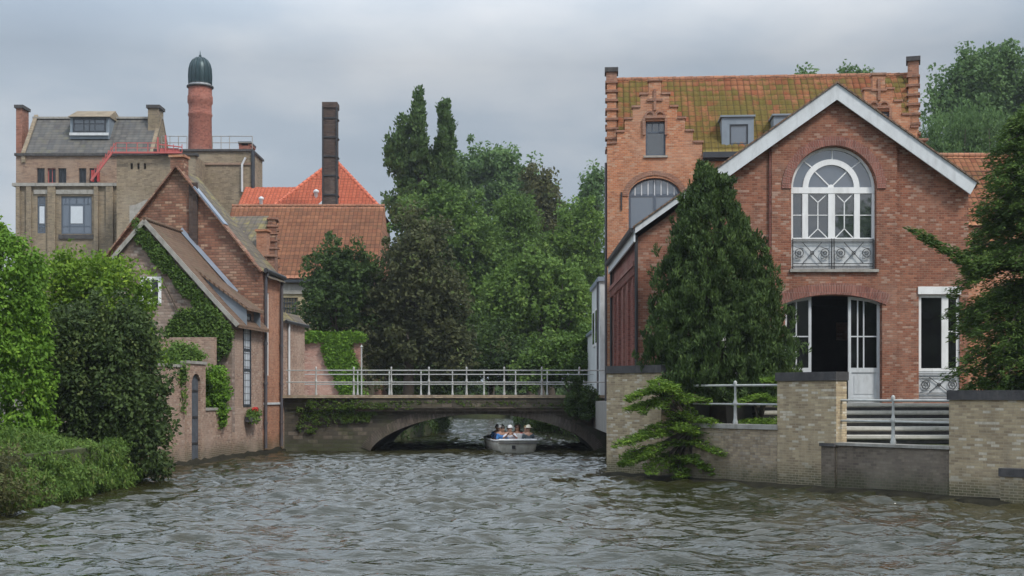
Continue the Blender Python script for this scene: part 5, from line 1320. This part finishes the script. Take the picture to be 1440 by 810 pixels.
def boat():
    bx, by = X_(728, 52.4), 52.4; ang = -7
    F = Frame(bx, by, ang); t = thing('tour_boat', 'open white tour boat full of passengers coming out from under the bridge arch', 'boat', F.p(0, 3, 0))
    # hull sections along v (0 = end nearest the camera)
    sec = [(0,.76,.10),(.25,.82,.02),(.9,.87,-.05),(3.5,.9,-.08),(5.2,.85,-.05),(6.2,.55,.1),(6.6,.15,.25)]
    n = 9; m = MB(F); pts = []
    prof = [(-1,.50),(-1,.36),(-.95,.12),(-.72,-.12),(0,-.2),(.72,-.12),(.95,.12),(1,.36),(1,.50)]
    for v, w, b in sec:
        for a, z in prof: pts.append((a*w*(1.0), v+(.12*(1-(z+.2)/.7) if v < .1 else 0), z+b*(1 if z < .4 else .3)))
    faces = [(i*n+j, (i+1)*n+j, (i+1)*n+j+1, i*n+j+1) for i in range(len(sec)-1) for j in range(n-1)]
    faces.append(tuple(range(n)))
    m.add(pts, faces, True); hull = m.build('hull', M['hull'], t)
    so = hull.modifiers.new('thick', 'SOLIDIFY'); so.thickness = .05
    m = MB(F)
    top = [(w, v, .5+b*.3) for v, w, b in sec]
    m.tube([(-top[-1][0],top[-1][1],top[-1][2])]+[(-a, v, z) for a, v, z in top[::-1][1:]]+[(a, v, z) for a, v, z in top], .045, 8); m.tube([(-.78,0,.54),(.78,0,.54)], .05, 8); m.build('gunwale', M['white'], t)
    m = MB(F); m.bar((-.8,-.02,.42),(.8,-.02,.42),.03,.04); m.build('rub_rail', M['pipe'], t)
    MB(F).box(-.76, .76, .3, 5.9, -.02, .03).build('floor', M['wood'], t)
    seats = (.55, 1.5, 2.5, 3.5, 4.5)
    for v in seats: MB(F).box(-.8, .8, v, v+.34, .17, .22).build('bench', M['wood'], t)
    m = MB(F); m.box(-.24, -.10, -.05, .02, .18, .32); m.build('fender', M['iron'], t)
    m = MB(F); m.box(.05, .5, .9, 1.1, .27, .78); m.box(.08,.47,.86,.9,.55,.75); m.build('helm_console', M['white'], t)
    # passengers
    skin = plain('skin', (.50,.29,.20), .55, .04); skin2 = plain('tanned_skin', (.36,.20,.13), .55, .04)
    eye = plain('eye', (.02,.015,.012), .3, .0)
    cl = {k: plain(k, c, .8, .08, 12) for k, c in dict(cloth_blue=(.06,.20,.48), cloth_white=(.62,.64,.68), cloth_navy=(.02,.03,.08), cloth_black=(.02,.02,.022), cloth_tan=(.42,.27,.17), cloth_red=(.5,.04,.06), cloth_grey=(.10,.13,.15), cloth_jeans=(.05,.08,.16), cloth_lightblue=(.30,.42,.6)).items()}
    hair = {k: plain(k, c, .6, .1, 20) for k, c in dict(hair_dark=(.03,.02,.015), hair_brown=(.10,.05,.03), hair_blond=(.38,.26,.12), hair_grey=(.3,.3,.3)).items()}
    poses = [person_meshes(p) for p in ((.10, 0), (-.02, 1), (.16, 2))]
    spec = [(-.62, .62, 180, 0, 'cloth_blue', 'cloth_navy', 'hair_dark', None, 'person in a bright blue jacket at the left rail of the boat'),
            (-.26, .64, 175, 2, 'cloth_white', 'cloth_black', 'hair_brown', 'white_cap', 'person in a white top and white cap bending low in the boat'),
            (.62, .66, 185, 1, 'cloth_grey', 'cloth_black', 'hair_dark', 'pale_hat', 'person in dark grey with a pale sun hat at the right rail of the boat'),
            (.22, 1.58, 180, 1, 'cloth_tan', 'cloth_jeans', 'hair_brown', None, 'person in a tan top in the second row of the boat'),
            (-.18, 1.60, 175, 0, 'cloth_lightblue', 'cloth_navy', 'hair_dark', None, 'person in a pale blue shirt in the middle of the boat'),
            (.62, 1.6, 180, 2, 'cloth_red', 'cloth_jeans', 'hair_blond', None, 'blond person in a red top behind the pale sun hat'),
            (-.6, 1.62, 182, 1, 'cloth_navy', 'cloth_black', 'hair_grey', None, 'grey-haired person in navy behind the blue jacket'),
            (-.35, 2.6, 178, 1, 'cloth_white', 'cloth_jeans', 'hair_dark', None, 'dark-haired person in white in the third row of the boat'),
            (.3, 2.6, 181, 0, 'cloth_black', 'cloth_navy', 'hair_dark', None, 'person in black in the third row of the boat'),
            (.6, 3.55, 180, 1, 'cloth_tan', 'cloth_black', 'hair_blond', None, 'blond person in a tan top in the last row of the boat'),
            (-.5, 3.55, 180, 1, 'cloth_blue', 'cloth_black', 'hair_brown', None, 'brown-haired person in blue in the last row of the boat')]
    hat_m = plain('hat_straw', (.66,.62,.5), .8, .06)
    for i, (u, v, az, pi_, top_, leg_, hr, hat, label) in enumerate(spec):
        body, shirt, trous, eyes, hc = poses[pi_]
        p = thing('person', label, 'person', F.p(u*.88, v+.1, .22), 'passengers in the tour boat')
        p.rotation_euler = (0, 0, R(-ang+az))
        def ch(name, me, mat):
            o = bpy.data.objects.new(name, me.copy()); COL.objects.link(o); o.parent = p; o.data.materials.clear(); o.data.materials.append(mat); return o
        ch('body', body, skin if i % 3 else skin2); ch('shirt', shirt, cl[top_]); ch('trousers', trous, cl[leg_])
        ch('eyes', raw_mesh('eyes', *eyes), eye)
        long_ = i % 3 == 1
        v_, f_ = blob((hc[0], hc[1]-.018, hc[2]+(.03 if not long_ else .0)), (.094, .104, .095 if not long_ else .13), -.35, i)
        ch('hair', raw_mesh('hair', v_, f_), hair[hr])
        if hat:
            m = MB(); m.lathe(hc[0], hc[1], [(.17 if hat == 'pale_hat' else .10, hc[2]+.035),(.17 if hat == 'pale_hat' else .105, hc[2]+.05),(.10, hc[2]+.055),(.095,hc[2]+.12),(.05,hc[2]+.16),(.01,hc[2]+.165)], 16)
            ch('hat', raw_mesh('hat', m.v, m.f), hat_m if hat == 'pale_hat' else M['white'])
    tag(MB(F).box(-.02, .2, .25, .45, .02, .5).build('bag', cl['cloth_red']), 'small red bag on the boat floor among the passengers', 'bag')
boat()

# ------------------------------------------------------------------ plants
def near_plants():
    # tall bright climber column at the left edge
    t = thing('climber_column', 'tall bright green leafy column at the left edge of the picture', 'tree', (-13.6, 33, 1.0))
    g = np.random.default_rng(11); C = []
    for i in range(1500):
        a = g.uniform(0, 2*PI); z = g.uniform(.9, 7.6); 
        top = 1.0 if z < 5.6 else max(.1, (7.9-z)/2.3)
        rx = 1.75*top*(1+.06*math.sin(z*2.2)) + (.25 if z < 3 else 0); ry = 1.5*top
        C.append((-14.0+rx*math.cos(a)*g.uniform(.8,1.06)-(.25 if z > 6.5 else 0), 33.2+ry*math.sin(a)*g.uniform(.7,1.05), z, g.uniform(.16,.34)))
    leaves('crown', C, 44, .115, .075, M['lf_ivy'], t, 'droop', 2, droop=.15)
    limbs(t, (-13.7,33.3,.8), (-13.9,33.3,7.3), .16, [tuple(C[i][:3]) for i in range(0, 200, 16)])
    # second half of the hedge running out of the frame
    t = thing('climber_column', 'bright green hedge mass leaving the picture beyond the leafy column', 'tree', (-17, 33.5, 1.0)); C = []
    for i in range(500):
        a = g.uniform(0, 2*PI); z = g.uniform(.9, 6.5); C.append((-17.2+2.2*math.cos(a), 33.6+1.6*math.sin(a), z, g.uniform(.2,.4)))
    leaves('crown', C, 40, .12, .08, M['lf_ivy'], t, 'droop', 3, droop=.15); limbs(t, (-17.2,33.6,.8), (-17.2,33.6,6), .16, [tuple(C[i][:3]) for i in range(0, 100, 12)])
    # dark shrub reaching over the water
    tree('dark_shrub', 'dark glossy shrub leaning over the water beside the garden wall', -11.0, 35.2, .9,
         [(-.3,0,2.9,1.6,1.5,2.1),(.75,-.6,1.9,1.05,1.1,1.5),(-1.2,.2,3.7,1.0,1.1,1.2),(1.15,-.9,.9,.65,.7,.7),(.35,0,3.9,.85,1,.95),(-.9,-.3,1.6,1.1,1,1.3)],
         'lf_dark', 900, 46, .13, .085, .32, .14, 'droop', 21, jag=.1, shell=.4, cat='shrub')
    # yellow-green shrub behind it
    tree('bright_shrub', 'yellow-green tree in front of the brewery and above the dark shrub', -13.3, 39.5, .9,
         [(-.9,0,5.5,1.35,1.2,1.15),(1.0,0,5.4,1.3,1.2,1.25),(0,.3,6.1,1.3,1.1,.75),(-1.4,0,4.2,1.2,1.1,1.4),(1.5,0,4.2,.9,1,1.2),(0,0,3.6,1.8,1.2,1.6)],
         'lf_bright', 620, 46, .13, .09, .33, .14, 'random', 22, jag=.1, cat='shrub')
    # overhanging bank plants
    t = thing('bank_grasses', 'mound of long grasses and nettles hanging from the left bank to the water', 'plant', (-10.6, 29.5, .6)); C = []
    for i in range(1700):
        s = g.random(); y = 24.6+12.6*s; xe = np.interp(y, [24.6, 29, 33, 37.5], [-10.55, -9.9, -9.95, -11.2])
        h = np.interp(y, [24.6, 29, 33, 37.5], [1.25, 1.4, 1.0, .95]); q = g.random()**.7; C.append((xe-1.6*(1-q)+.15*g.normal(), y+.2*g.normal(), .12+h*(1-q**1.8)*g.uniform(.75,1.08), g.uniform(.12,.26)))
    for i in range(420):
        y = g.uniform(31, 38.6); xe = np.interp(y, [31, 33, 38, 38.6], [-9.95, -10.15, -11.5, -11.45]); C.append((xe+g.uniform(-.6, .25), y, g.uniform(.2, 1.2), g.uniform(.14, .26)))
    for i in range(300): C.append((g.uniform(-17, -12.5), g.uniform(30.5, 33), g.uniform(.9, 1.5), g.uniform(.2, .35)))
    leaves('foliage', C[::2], 36, .17, .03, M['lf_grass'], t, 'blade', 4, droop=.25)
    leaves('broad_leaves', C[::3], 36, .085, .06, M['lf_mid'], t, 'droop', 5); leaves('dark_leaves', C[1::3], 30, .08, .05, M['lf_mid'], t, 'random', 6)
    t = thing('brown_bank_bush', 'small brownish bush at the water in the lower left corner', 'shrub', (-10.6, 25.2, .3)); C = []
    for i in range(130): C.append((-10.6+.45*g.normal(), 25.1+.35*g.normal(), .55+.3*g.normal(), .22))
    leaves('foliage', C, 60, .09, .05, M['lf_rust'], t, 'droop', 6)
    # creeper on the cottage gable
    t = thing('climbing_creeper', 'dark green creeper climbing the cottage gable up to its peak', 'plant', F1.p(-1, -.1, 1.2)); C = []
    for i in range(260):
        s = g.random(); px = 203+112*s+g.uniform(-13,7); py = 322+ (px-203)*1.13 + g.uniform(2, 24); u, z = F1.uz(px, py); C.append((*F1.p(u, -.12, z), g.uniform(.12,.22), 1, .5, 1))
    for i in range(480):
        a = g.uniform(0, 2*PI); r = g.random()**.5; px = 283+44*r*math.cos(a); py = 473+38*r*math.sin(a); u, z = F1.uz(px, py); C.append((*F1.p(u, -.22, z), g.uniform(.14,.28), 1, .8, 1))
    leaves('foliage', C, 44, .12, .09, M['lf_mid'], t, 'random', 7)
    MB(F1).tube([(-1,-.08,1.1),(-1.1,-.08,3),(-1.6,-.08,4.6),(-2.6,-.08,6.6)], (.07,.06,.04,.02), 6).build('stem', M['bark'], t)
    # garden bushes behind the low wall
    for nm, lb, (px, py), rx, rz, mat, dd, n_ in (('garden_bush', 'yellow-green bush above the arched water door', (255, 502), 30, 20, 'lf_light', 45.6, 200), ('garden_bush', 'leafy green bush behind the low garden wall beside the arched door pier', (303, 548), 17, 34, 'lf_ivy', 46.4, 240), ('garden_bush', 'dull green bush between the dark shrub and the arched door pier', (236, 530), 24, 30, 'lf_mid', 42.6, 240)):
        x = X_(px, dd); z = Z_(py, dd); k = dd/FPX
        tree(nm, lb, x, dd, 1.0, [(0,0,z,rx*k,.5,rz*k),(0,0,max(1.4,z-.8),rx*k*.8,.4,rz*k*.7)], mat, n_, 40, .11, .085, .22, .05, 'random', 30+px, cat='bush')
    # columnar conifer on the terrace
    t = thing('dark_conifer', 'large dense dark green conifer in front of the hall, left of the open door', 'tree', (X_(1008,36.5), 36.9, 1.6)); C = []
    d = 36.9; cx = X_(1010, d)
    prof = [(232,6),(250,17),(275,32),(300,44),(330,54),(370,72),(410,80),(450,88),(490,96),(520,99),(545,96),(562,84)]
    py_ = [p[0] for p in prof]; hw_ = [p[1] for p in prof]
    for i in range(3000):
        q = g.random()**.62; py = 232+330*q; hw = np.interp(py, py_, hw_)*d/FPX; a = g.uniform(0, 2*PI)
        lump = 1+.11*math.sin(a*5+py*.06)+.09*math.sin(a*8-py*.11)+.05*math.sin(py*.17+a*3)
        r = hw*lump*(g.uniform(.62,1.03) if g.random() < .93 else g.uniform(1.0,1.14)); shift = -16+24*q
        C.append((cx+shift*d/FPX+r*math.cos(a), d+r*.85*math.sin(a), Z_(py,d), g.uniform(.09,.2), .9, .9, 1.15))
    # second leader at the right of the tip
    for i in range(70): C.append((X_(1013,d)+.13*g.normal(), d-.1+.15*g.normal(), Z_(250+30*g.random(),d), .12, 1, 1, 1))
    for i in range(40): C.append((X_(986,d)+.06*g.normal(), d+.05*g.normal(), Z_(228+22*g.random(),d), .08, 1, 1, 1))
    leaves('crown', C, 36, .15, .05, M['lf_conifer'], t, 'up', 8)
    limbs(t, (cx, d, 1.5), (X_(988,d), d, Z_(250,d)), .22, [tuple(C[i][:3]) for i in range(0, 600, 30)])
    # layered branches: juniper on the quay and yew at the right edge
    def layered(name, label, base, specs, mat, L, Wd, per, seed, cat='shrub', tr=.09):
        t = thing(name, label, cat, base); g = np.random.default_rng(seed); C = []; m = MB()
        for (x, y, z, ln, az, tilt, w) in specs:
            dx, dy = math.cos(az), math.sin(az)
            n = int(ln/.075); pts = []
            for i in range(n):
                s = i/n; px_, py2 = x+dx*ln*s, y+dy*ln*s; pz = z+ln*(tilt*s-.28*s*s)
                pts.append((px_, py2, pz)); ww = w*(math.sin(PI*min(1, .18+s*.82))**.7)
                for k in range(3):
                    o = g.uniform(-1, 1)*ww
                    C.append((px_-dy*o, py2+dx*o, pz+g.normal()*.04-abs(o)*.15, .10+.05*g.random(), 1.2, 1.2, .42, dx*.8-dy*o/ww*.6, dy*.8+dx*o/ww*.6, .12))
            if len(pts) > 3: m.tube([base]+[pts[0], pts[len(pts)//2], pts[-1]], (tr*.6, tr*.4, tr*.25, .01), 5)
        leaves('foliage', C, per, L, Wd, M[mat], t, 'plate', seed)
        m.build('branch', M['bark'], t)
        return t
    gr = random.Random(5); sp = []
    dq = 36.6
    def at(px, py, d): return X_(px, d), d, Z_(py, d)
    for px, py, L_, dirx, tl in ((930,538,1.5,-1,.12),(935,548,1.2,-1,.0),(940,540,1.0,1,.10),(925,560,1.1,-1,-.05),(935,566,1.2,-1,.08),(945,572,.9,1,-.1),(960,560,.8,1,0),
                                 (960,590,1.3,-1,.05),(950,600,1.5,-1,.10),(965,600,1.1,1,.08),(940,610,1.6,-1,.06),(955,618,1.3,-1,-.05),(960,622,1.4,1,.05),(930,628,1.4,-1,.02),
                                 (950,640,1.3,1,-.08),(940,640,1.2,-1,-.12),(920,632,1.1,-1,-.1),(965,640,1.0,1,-.25),(975,612,1.0,1,.05),(985,590,.8,1,.05),(950,655,.9,1,-.12),(905,640,.8,-1,-.1),(960,585,.9,-1,.2)):
        for j in range(2):
            d = dq - (px-853)*.006 - gr.uniform(.2, .8); x, y, z = at(px+gr.uniform(-6,6), py+gr.uniform(-4,4), d)
            az = (PI if dirx < 0 else 0)+gr.uniform(-.75,.75)-.35*(-1 if dirx < 0 else 1)*(1); sp.append((x, y, z, L_*gr.uniform(.7,1.05), az+ (0.5 if dirx < 0 else -.5), tl, .24))
    layered('hanging_juniper', 'bright green spreading juniper spilling over the buff quay wall beside the water', at(975, 600, 35.3), sp, 'lf_juniper', .13, .035, 12, 41)
    sp = []
    for px, py, L_, dx in ((1078,556,.9,-1),(1060,560,.8,1),(1085,590,.8,-1),(1045,592,.8,1),(1075,536,.7,1)):
        for j in range(2): x, y, z = at(px, py+gr.uniform(-3,3), 34.9); sp.append((x, y, z, L_, (PI if dx < 0 else 0)+gr.uniform(-.4,.4), .05, .2))
    layered('spreading_juniper', 'low light green juniper behind the short railing left of the middle pier', at(1068, 600, 35.3), sp, 'lf_juniper', .12, .035, 16, 42)
    # yew at the right edge
    t = thing('drooping_yew', 'big dark yew with drooping branches at the right edge in front of the hall', 'tree', (X_(1440,33), 34.2, 1.6)); C = []; m = MB(); 
    d = 33.6; cx = X_(1452, d); m.tube([(cx,d,1.5),(cx+.05,d,4.5),(cx+.1,d,7.6),(cx+.1,d,9.8)], (.28,.2,.12,.03), 8)
    prof = [(150,10),(175,42),(200,66),(225,66),(250,80),(285,92),(305,94),(330,112),(360,108),(395,112),(430,112),(470,114),(510,108),(560,104)]
    py_ = [p[0] for p in prof]; hw_ = [p[1] for p in prof]
    for i in range(150):
        py = 152+405*(i+.5)/150; az = g.uniform(0, 2*PI) if i % 2 else g.uniform(PI*.8, PI*1.6)
        ln = np.interp(py, py_, hw_)*d/FPX*g.uniform(.75,1.12)
        dx, dy = math.cos(az), math.sin(az); z = Z_(py, d); n = max(4, int(ln/.07)); pts = []
        lift = g.uniform(-.15,.5)
        for j in range(n):
            s = j/n; P = (cx+dx*ln*s, d+dy*ln*s, z+ln*(lift*s-.45*s*s)); pts.append(P); P = (P[0]+.04*g.normal(), P[1]+.04*g.normal(), P[2]+.07*g.normal()); ww = .34*math.sin(PI*min(1,.15+.85*s))**.6+.03
            for k in range(3):
                o = g.uniform(-1,1)*ww; C.append((P[0]-dy*o, P[1]+dx*o, P[2]+.05*g.normal()-abs(o)*.3, .11+.07*g.random(), 1.2, 1.2, .7, dx*.8-dy*o/ww*.5, dy*.8+dx*o/ww*.5, -.25))
        m.tube([pts[0], pts[len(pts)//2], pts[-1]], (.05,.03,.008), 5)
    for i in range(2000):
        q = g.random(); py = 165+390*q; hw = np.interp(py, py_, hw_)*d/FPX; az = g.uniform(0, 2*PI); r = hw*g.random()**.6*.82*(1+.12*math.sin(py*.13+az*2))
        C.append((cx+r*math.cos(az), d+.2+r*.8*math.sin(az), Z_(py, d), g.uniform(.14,.26), 1.1, 1.1, .8, math.cos(az)*.8, math.sin(az)*.8, -.2))
    for (px0, py0, px1, py1) in ((1370,380,1286,318),(1372,392,1300,330),(1375,260,1305,232)):
        for j in range(26 if px1 != 1305 else 0):
            s = j/25; P = (X_(px0+(px1-px0)*s, d-.8), d-.8+.3*s, Z_(py0+(py1-py0)*s**.7, d-.8))
            for k in range(3): o = g.uniform(-1,1)*.16*(1.2-s); C.append((P[0]+.05*g.normal(), P[1]+o, P[2]+.06*g.normal()*(1.4-s)-.03, .10, 1.2, 1.2, .6, -.9, -.1, .1))
    m.build('trunk', M['bark'], t)
    leaves('crown', C, 9, .14, .04, M['lf_yew'], t, 'plate', 9)
near_plants()

def far_trees():
    g = 'trees around the canal beyond the bridge'
    def T(name, label, px, py_top, d, ells, mat, n, per, L, Wd, cr, **kw):
        """ells in photo pixels around (px, row): (dx, row, rx, rz)"""
        k = d/FPX; sx = kw.pop('sx', 0); px += sx; ells = [(e[0]-sx, *e[1:]) for e in ells]
        E = [(e[0]*k, kw.get('dy', 0), Z_(e[1], d), e[2]*k, (e[2]*k+e[3]*k)/2*.9, e[3]*k) for e in ells]
        kw.pop('dy', None)
        return tree(name, label, X_(px, d), d, 1.6, E, mat, n, per, L, Wd, cr, kw.pop('tr', .3), group=kw.pop('group', g), **kw)
    # poplar-like group with separate spires
    T('tall_poplar', 'tallest poplar-like tree with separate pointed spires left of centre', 595, 122, 102,
      [(-6,200,9,55),(-7,155,5,34),(31,205,9,55),(31,165,5,30),(37,192,6,30),(-33,225,9,42),(-30,188,5,26),(-45,215,6,26),(-20,240,12,36),(12,240,10,40),(24,262,14,40),(-10,295,46,36),(44,262,12,36),(-14,178,5,24)], 'lf_poplar', 1150, 26, .34, .2, .48, seed=51, jag=.1, tr=.4, mode='up', shell=.2)
    T('dark_round_tree', 'dark round tree in front of the brown tiled roof', 478, 338, 71,
      [(0,410,54,60),(-10,380,36,40),(20,385,34,38),(-20,440,38,38),(25,440,32,40)], 'lf_deep', 460, 40, .22, .15, .42, seed=52, shell=.3, jag=.2)
    T('copper_beech', 'dark purple-brown beech in the middle of the trees behind the bridge', 592, 290, 71,
      [(0,380,50,80),(-25,420,46,80),(28,430,42,75),(-10,330,26,38),(-40,470,40,50),(-58,430,22,60),(-60,510,22,40),(20,490,60,40)], 'lf_purple', 720, 44, .24, .16, .5, seed=53, shell=.3, jag=.22, sx=-20)
    T('broad_green_tree', 'mid green tree behind the copper beech and the poplar', 640, 255, 92,
      [(0,330,52,60),(-52,320,30,55),(36,360,42,60),(-5,290,34,30),(55,420,50,70),(0,420,60,70)], 'lf_mid', 700, 40, .3, .2, .6, seed=54, jag=.22, sx=-30)
    T('hazy_back_tree', 'pale distant tree showing above the others right of the poplar', 690, 206, 135,
      [(0,262,48,52),(-30,250,28,38),(45,280,40,44),(15,235,30,24)], 'lf_far', 420, 38, .42, .28, .85, seed=55, jag=.2)
    T('weeping_tree', 'rounded weeping tree in the right centre of the tree group', 722, 275, 96,
      [(0,330,38,52),(0,300,26,26),(-20,370,34,50),(24,370,34,50)], 'lf_mid', 380, 48, .32, .13, .65, seed=56, mode='droop', sx=26)
    T('rusty_tree', 'tall tree with rust-tinged top to the right of the weeping tree', 762, 234, 118,
      [(0,290,24,52),(-14,265,16,26),(14,310,24,40),(0,350,34,50)], 'lf_rust', 300, 36, .36, .24, .65, seed=57, jag=.22)
    T('light_green_tree', 'fresh light green tree low in the right of the tree group', 742, 380, 84,
      [(0,440,54,50),(-30,420,36,40),(40,415,42,50),(10,385,40,30),(60,450,34,52),(-40,460,30,45)], 'lf_light', 640, 42, .26, .18, .48, seed=58, jag=.2, sx=36)
    T('olive_tree', 'yellowish green tree against the left side of the stepped-gable house', 806, 290, 98,
      [(0,340,34,50),(24,330,26,40),(-10,380,40,50),(20,400,36,60)], 'lf_light', 480, 40, .3, .2, .58, seed=59, jag=.2)
    T('thin_back_tree', 'thin distant tree beside the left wall of the stepped-gable house', 832, 236, 128,
      [(0,290,16,46),(6,255,9,22),(-14,310,18,30)], 'lf_far', 150, 40, .36, .24, .7, seed=60, jag=.2)
    T('canal_bush', 'green bush on the right bank just behind the bridge railing', 792, 470, 72,
      [(0,505,44,38),(-34,515,34,28),(30,500,28,40)], 'lf_mid', 300, 46, .2, .14, .42, seed=61, tr=.12, cat='bush')
    T('shaded_bush', 'deep green bush under the trees right of the ivy-covered wall', 690, 470, 80,
      [(0,500,56,44),(-70,510,50,42),(-130,505,34,40),(40,510,40,34)], 'lf_deep', 420, 46, .22, .16, .5, seed=62, tr=.12, cat='bush')
    T('bank_bush', 'bush overhanging the left canal bank beyond the bridge arch', 590, 570, 84,
      [(-20,560,60,30),(25,575,24,20),(-60,555,40,30)], 'lf_deep', 240, 44, .2, .14, .45, seed=63, tr=.1, cat='bush')
    T('bank_bush', 'bush overhanging the right canal bank beyond the bridge arch', 795, 585, 82,
      [(0,585,34,18),(-26,594,18,12),(30,570,40,25)], 'lf_mid', 200, 44, .18, .13, .4, seed=64, tr=.1, cat='bush')
    r = 'trees behind the roofs on the right'
    T('large_back_tree', 'large pale green tree at the top right behind the lower tiled roof', 1385, 62, 112,
      [(0,120,52,48),(-42,135,38,36),(45,125,50,52),(10,90,40,26),(-10,160,70,40),(60,170,60,50)], 'lf_far', 700, 40, .36, .24, .75, seed=65, jag=.2, group=r, tr=.5)
    T('willow_bush', 'low rounded grey-green willow below the large tree at the top right', 1350, 152, 90,
      [(0,190,54,36),(-30,195,34,28),(35,190,38,34),(0,250,60,60)], 'lf_far', 380, 48, .26, .1, .6, seed=66, group=r, mode='up')
    T('ridge_tree', 'treetop peeking over the mossy ridge just above the white gable', 1132, 95, 104, [(0,112,17,16),(-6,140,26,30)], 'lf_far', 90, 40, .3, .2, .7, seed=67, group=r)
    T('ridge_tree', 'treetop peeking over the mossy ridge left of the right end chimney', 1200, 95, 106, [(-8,112,14,16),(14,108,10,12),(0,140,26,30)], 'lf_far', 100, 40, .3, .2, .7, seed=68, group=r)
    # far-off wood that closes the view
    gg = np.random.default_rng(70); C = []
    for i in range(1300): C.append((gg.uniform(-75, 80), 165+gg.uniform(-4, 14), gg.uniform(.3, 12.5), gg.uniform(1.0, 2.0)))
    for i in range(420): C.append((gg.uniform(-18, 12), 163+gg.uniform(-2, 6), gg.uniform(.3, 3.2), gg.uniform(.8, 1.4)))
    leaves('woodland', C, 46, .75, .5, M['lf_deep'], None, 'random', 71, kind='stuff')
    C = []  # unseen trees behind the camera, added to reflect in the window panes
    for i in range(900):
        x = gg.uniform(-60, 70); h = 15+5*math.sin(x*.21)+3*math.sin(x*.5+1); C.append((x, -62+gg.uniform(-4, 6), h*gg.random()**.6, gg.uniform(1.2, 2.2)))
    leaves('woodland', C, 30, 1.0, .7, M['lf_mid'], None, 'random', 74, kind='stuff')
    # low growth along both banks beyond the bridge
    for side, lb, pts in ((-1, 'low dark growth along the left canal bank beyond the bridge', [(-6.1,67),(-5.1,76),(-4.7,90),(-5.2,100)]), (1, 'low green growth along the right canal bank beyond the bridge', [(3.9,67),(3.5,78),(2.2,86),(.8,96),(.4,110)])):
        t = thing('bank_growth', lb, 'plant', (pts[1][0], pts[1][1], 1.0)); C = []; ys = [p[1] for p in pts]; xs = [p[0] for p in pts]
        for i in range(420): y = gg.uniform(ys[0], ys[-1]); x = np.interp(y, ys, xs); C.append((x+side*gg.uniform(-.25, .7), y, gg.uniform(.15, 1.7), gg.uniform(.2, .4)))
        leaves('foliage', C, 26, .18, .1, M['lf_deep' if side < 0 else 'lf_mid'], t, 'droop', 80+side)
    # plants rooted in the bridge
    B = []
    t = thing('bridge_weeds', 'weeds and moss tufts growing out of the bridge face', 'plant', (-6.5, 53.7, 1.7))
    for px, py, rx, ry, n in ((470,575,40,14,160),(430,590,14,20,60),(498,582,22,12,130),(545,570,34,5,60),(600,565,60,3,50),(700,568,60,4,50),(520,575,16,8,50),(455,585,20,14,40),(790,572,30,5,40)):
        for i in range(n):
            x, z = X_(px+rx*gg.uniform(-1,1), 53.7), Z_(py+ry*gg.uniform(-1,1), 53.7); B.append((x, 53.68 if z > 1.8 else 53.9, z, .10, 1, .6, .7))
    leaves('foliage', B, 12, .09, .05, M['lf_grass'], t, 'random', 72)
    t = thing('bridge_shrub', 'dark shrub sprouting at the right end of the bridge under the railing', 'shrub', (X_(818,53.4), 53.4, 1.8)); B = []
    for i in range(190): a = gg.uniform(0, 2*PI); r_ = gg.random()**.5; B.append((X_(820+24*r_*math.cos(a),53.4), 53.35+.25*gg.normal(), Z_(566+22*r_*math.sin(a),53.4), .16))
    for i in range(40): B.append((X_(812+6*gg.normal(),53.4), 53.4, Z_(530+14*gg.random(),53.4), .1))
    leaves('foliage', B, 34, .12, .06, M['lf_deep'], t, 'droop', 73)
far_trees()

def haze():
    t = NT('haze_air'); nt = t.t; v = nt.nodes.new('ShaderNodeVolumePrincipled')
    v.inputs['Color'].default_value = (.86,.92,1,1); v.inputs['Density'].default_value = .00028; v.inputs['Anisotropy'].default_value = .2
    nt.nodes.remove(t.b); nt.links.new(v.outputs[0], t.out.inputs['Volume'])
    o = MB().box(-1600, 1600, -1600, 1600, -3.5, 36).build('haze', t.m); o['kind'] = 'stuff'
haze()
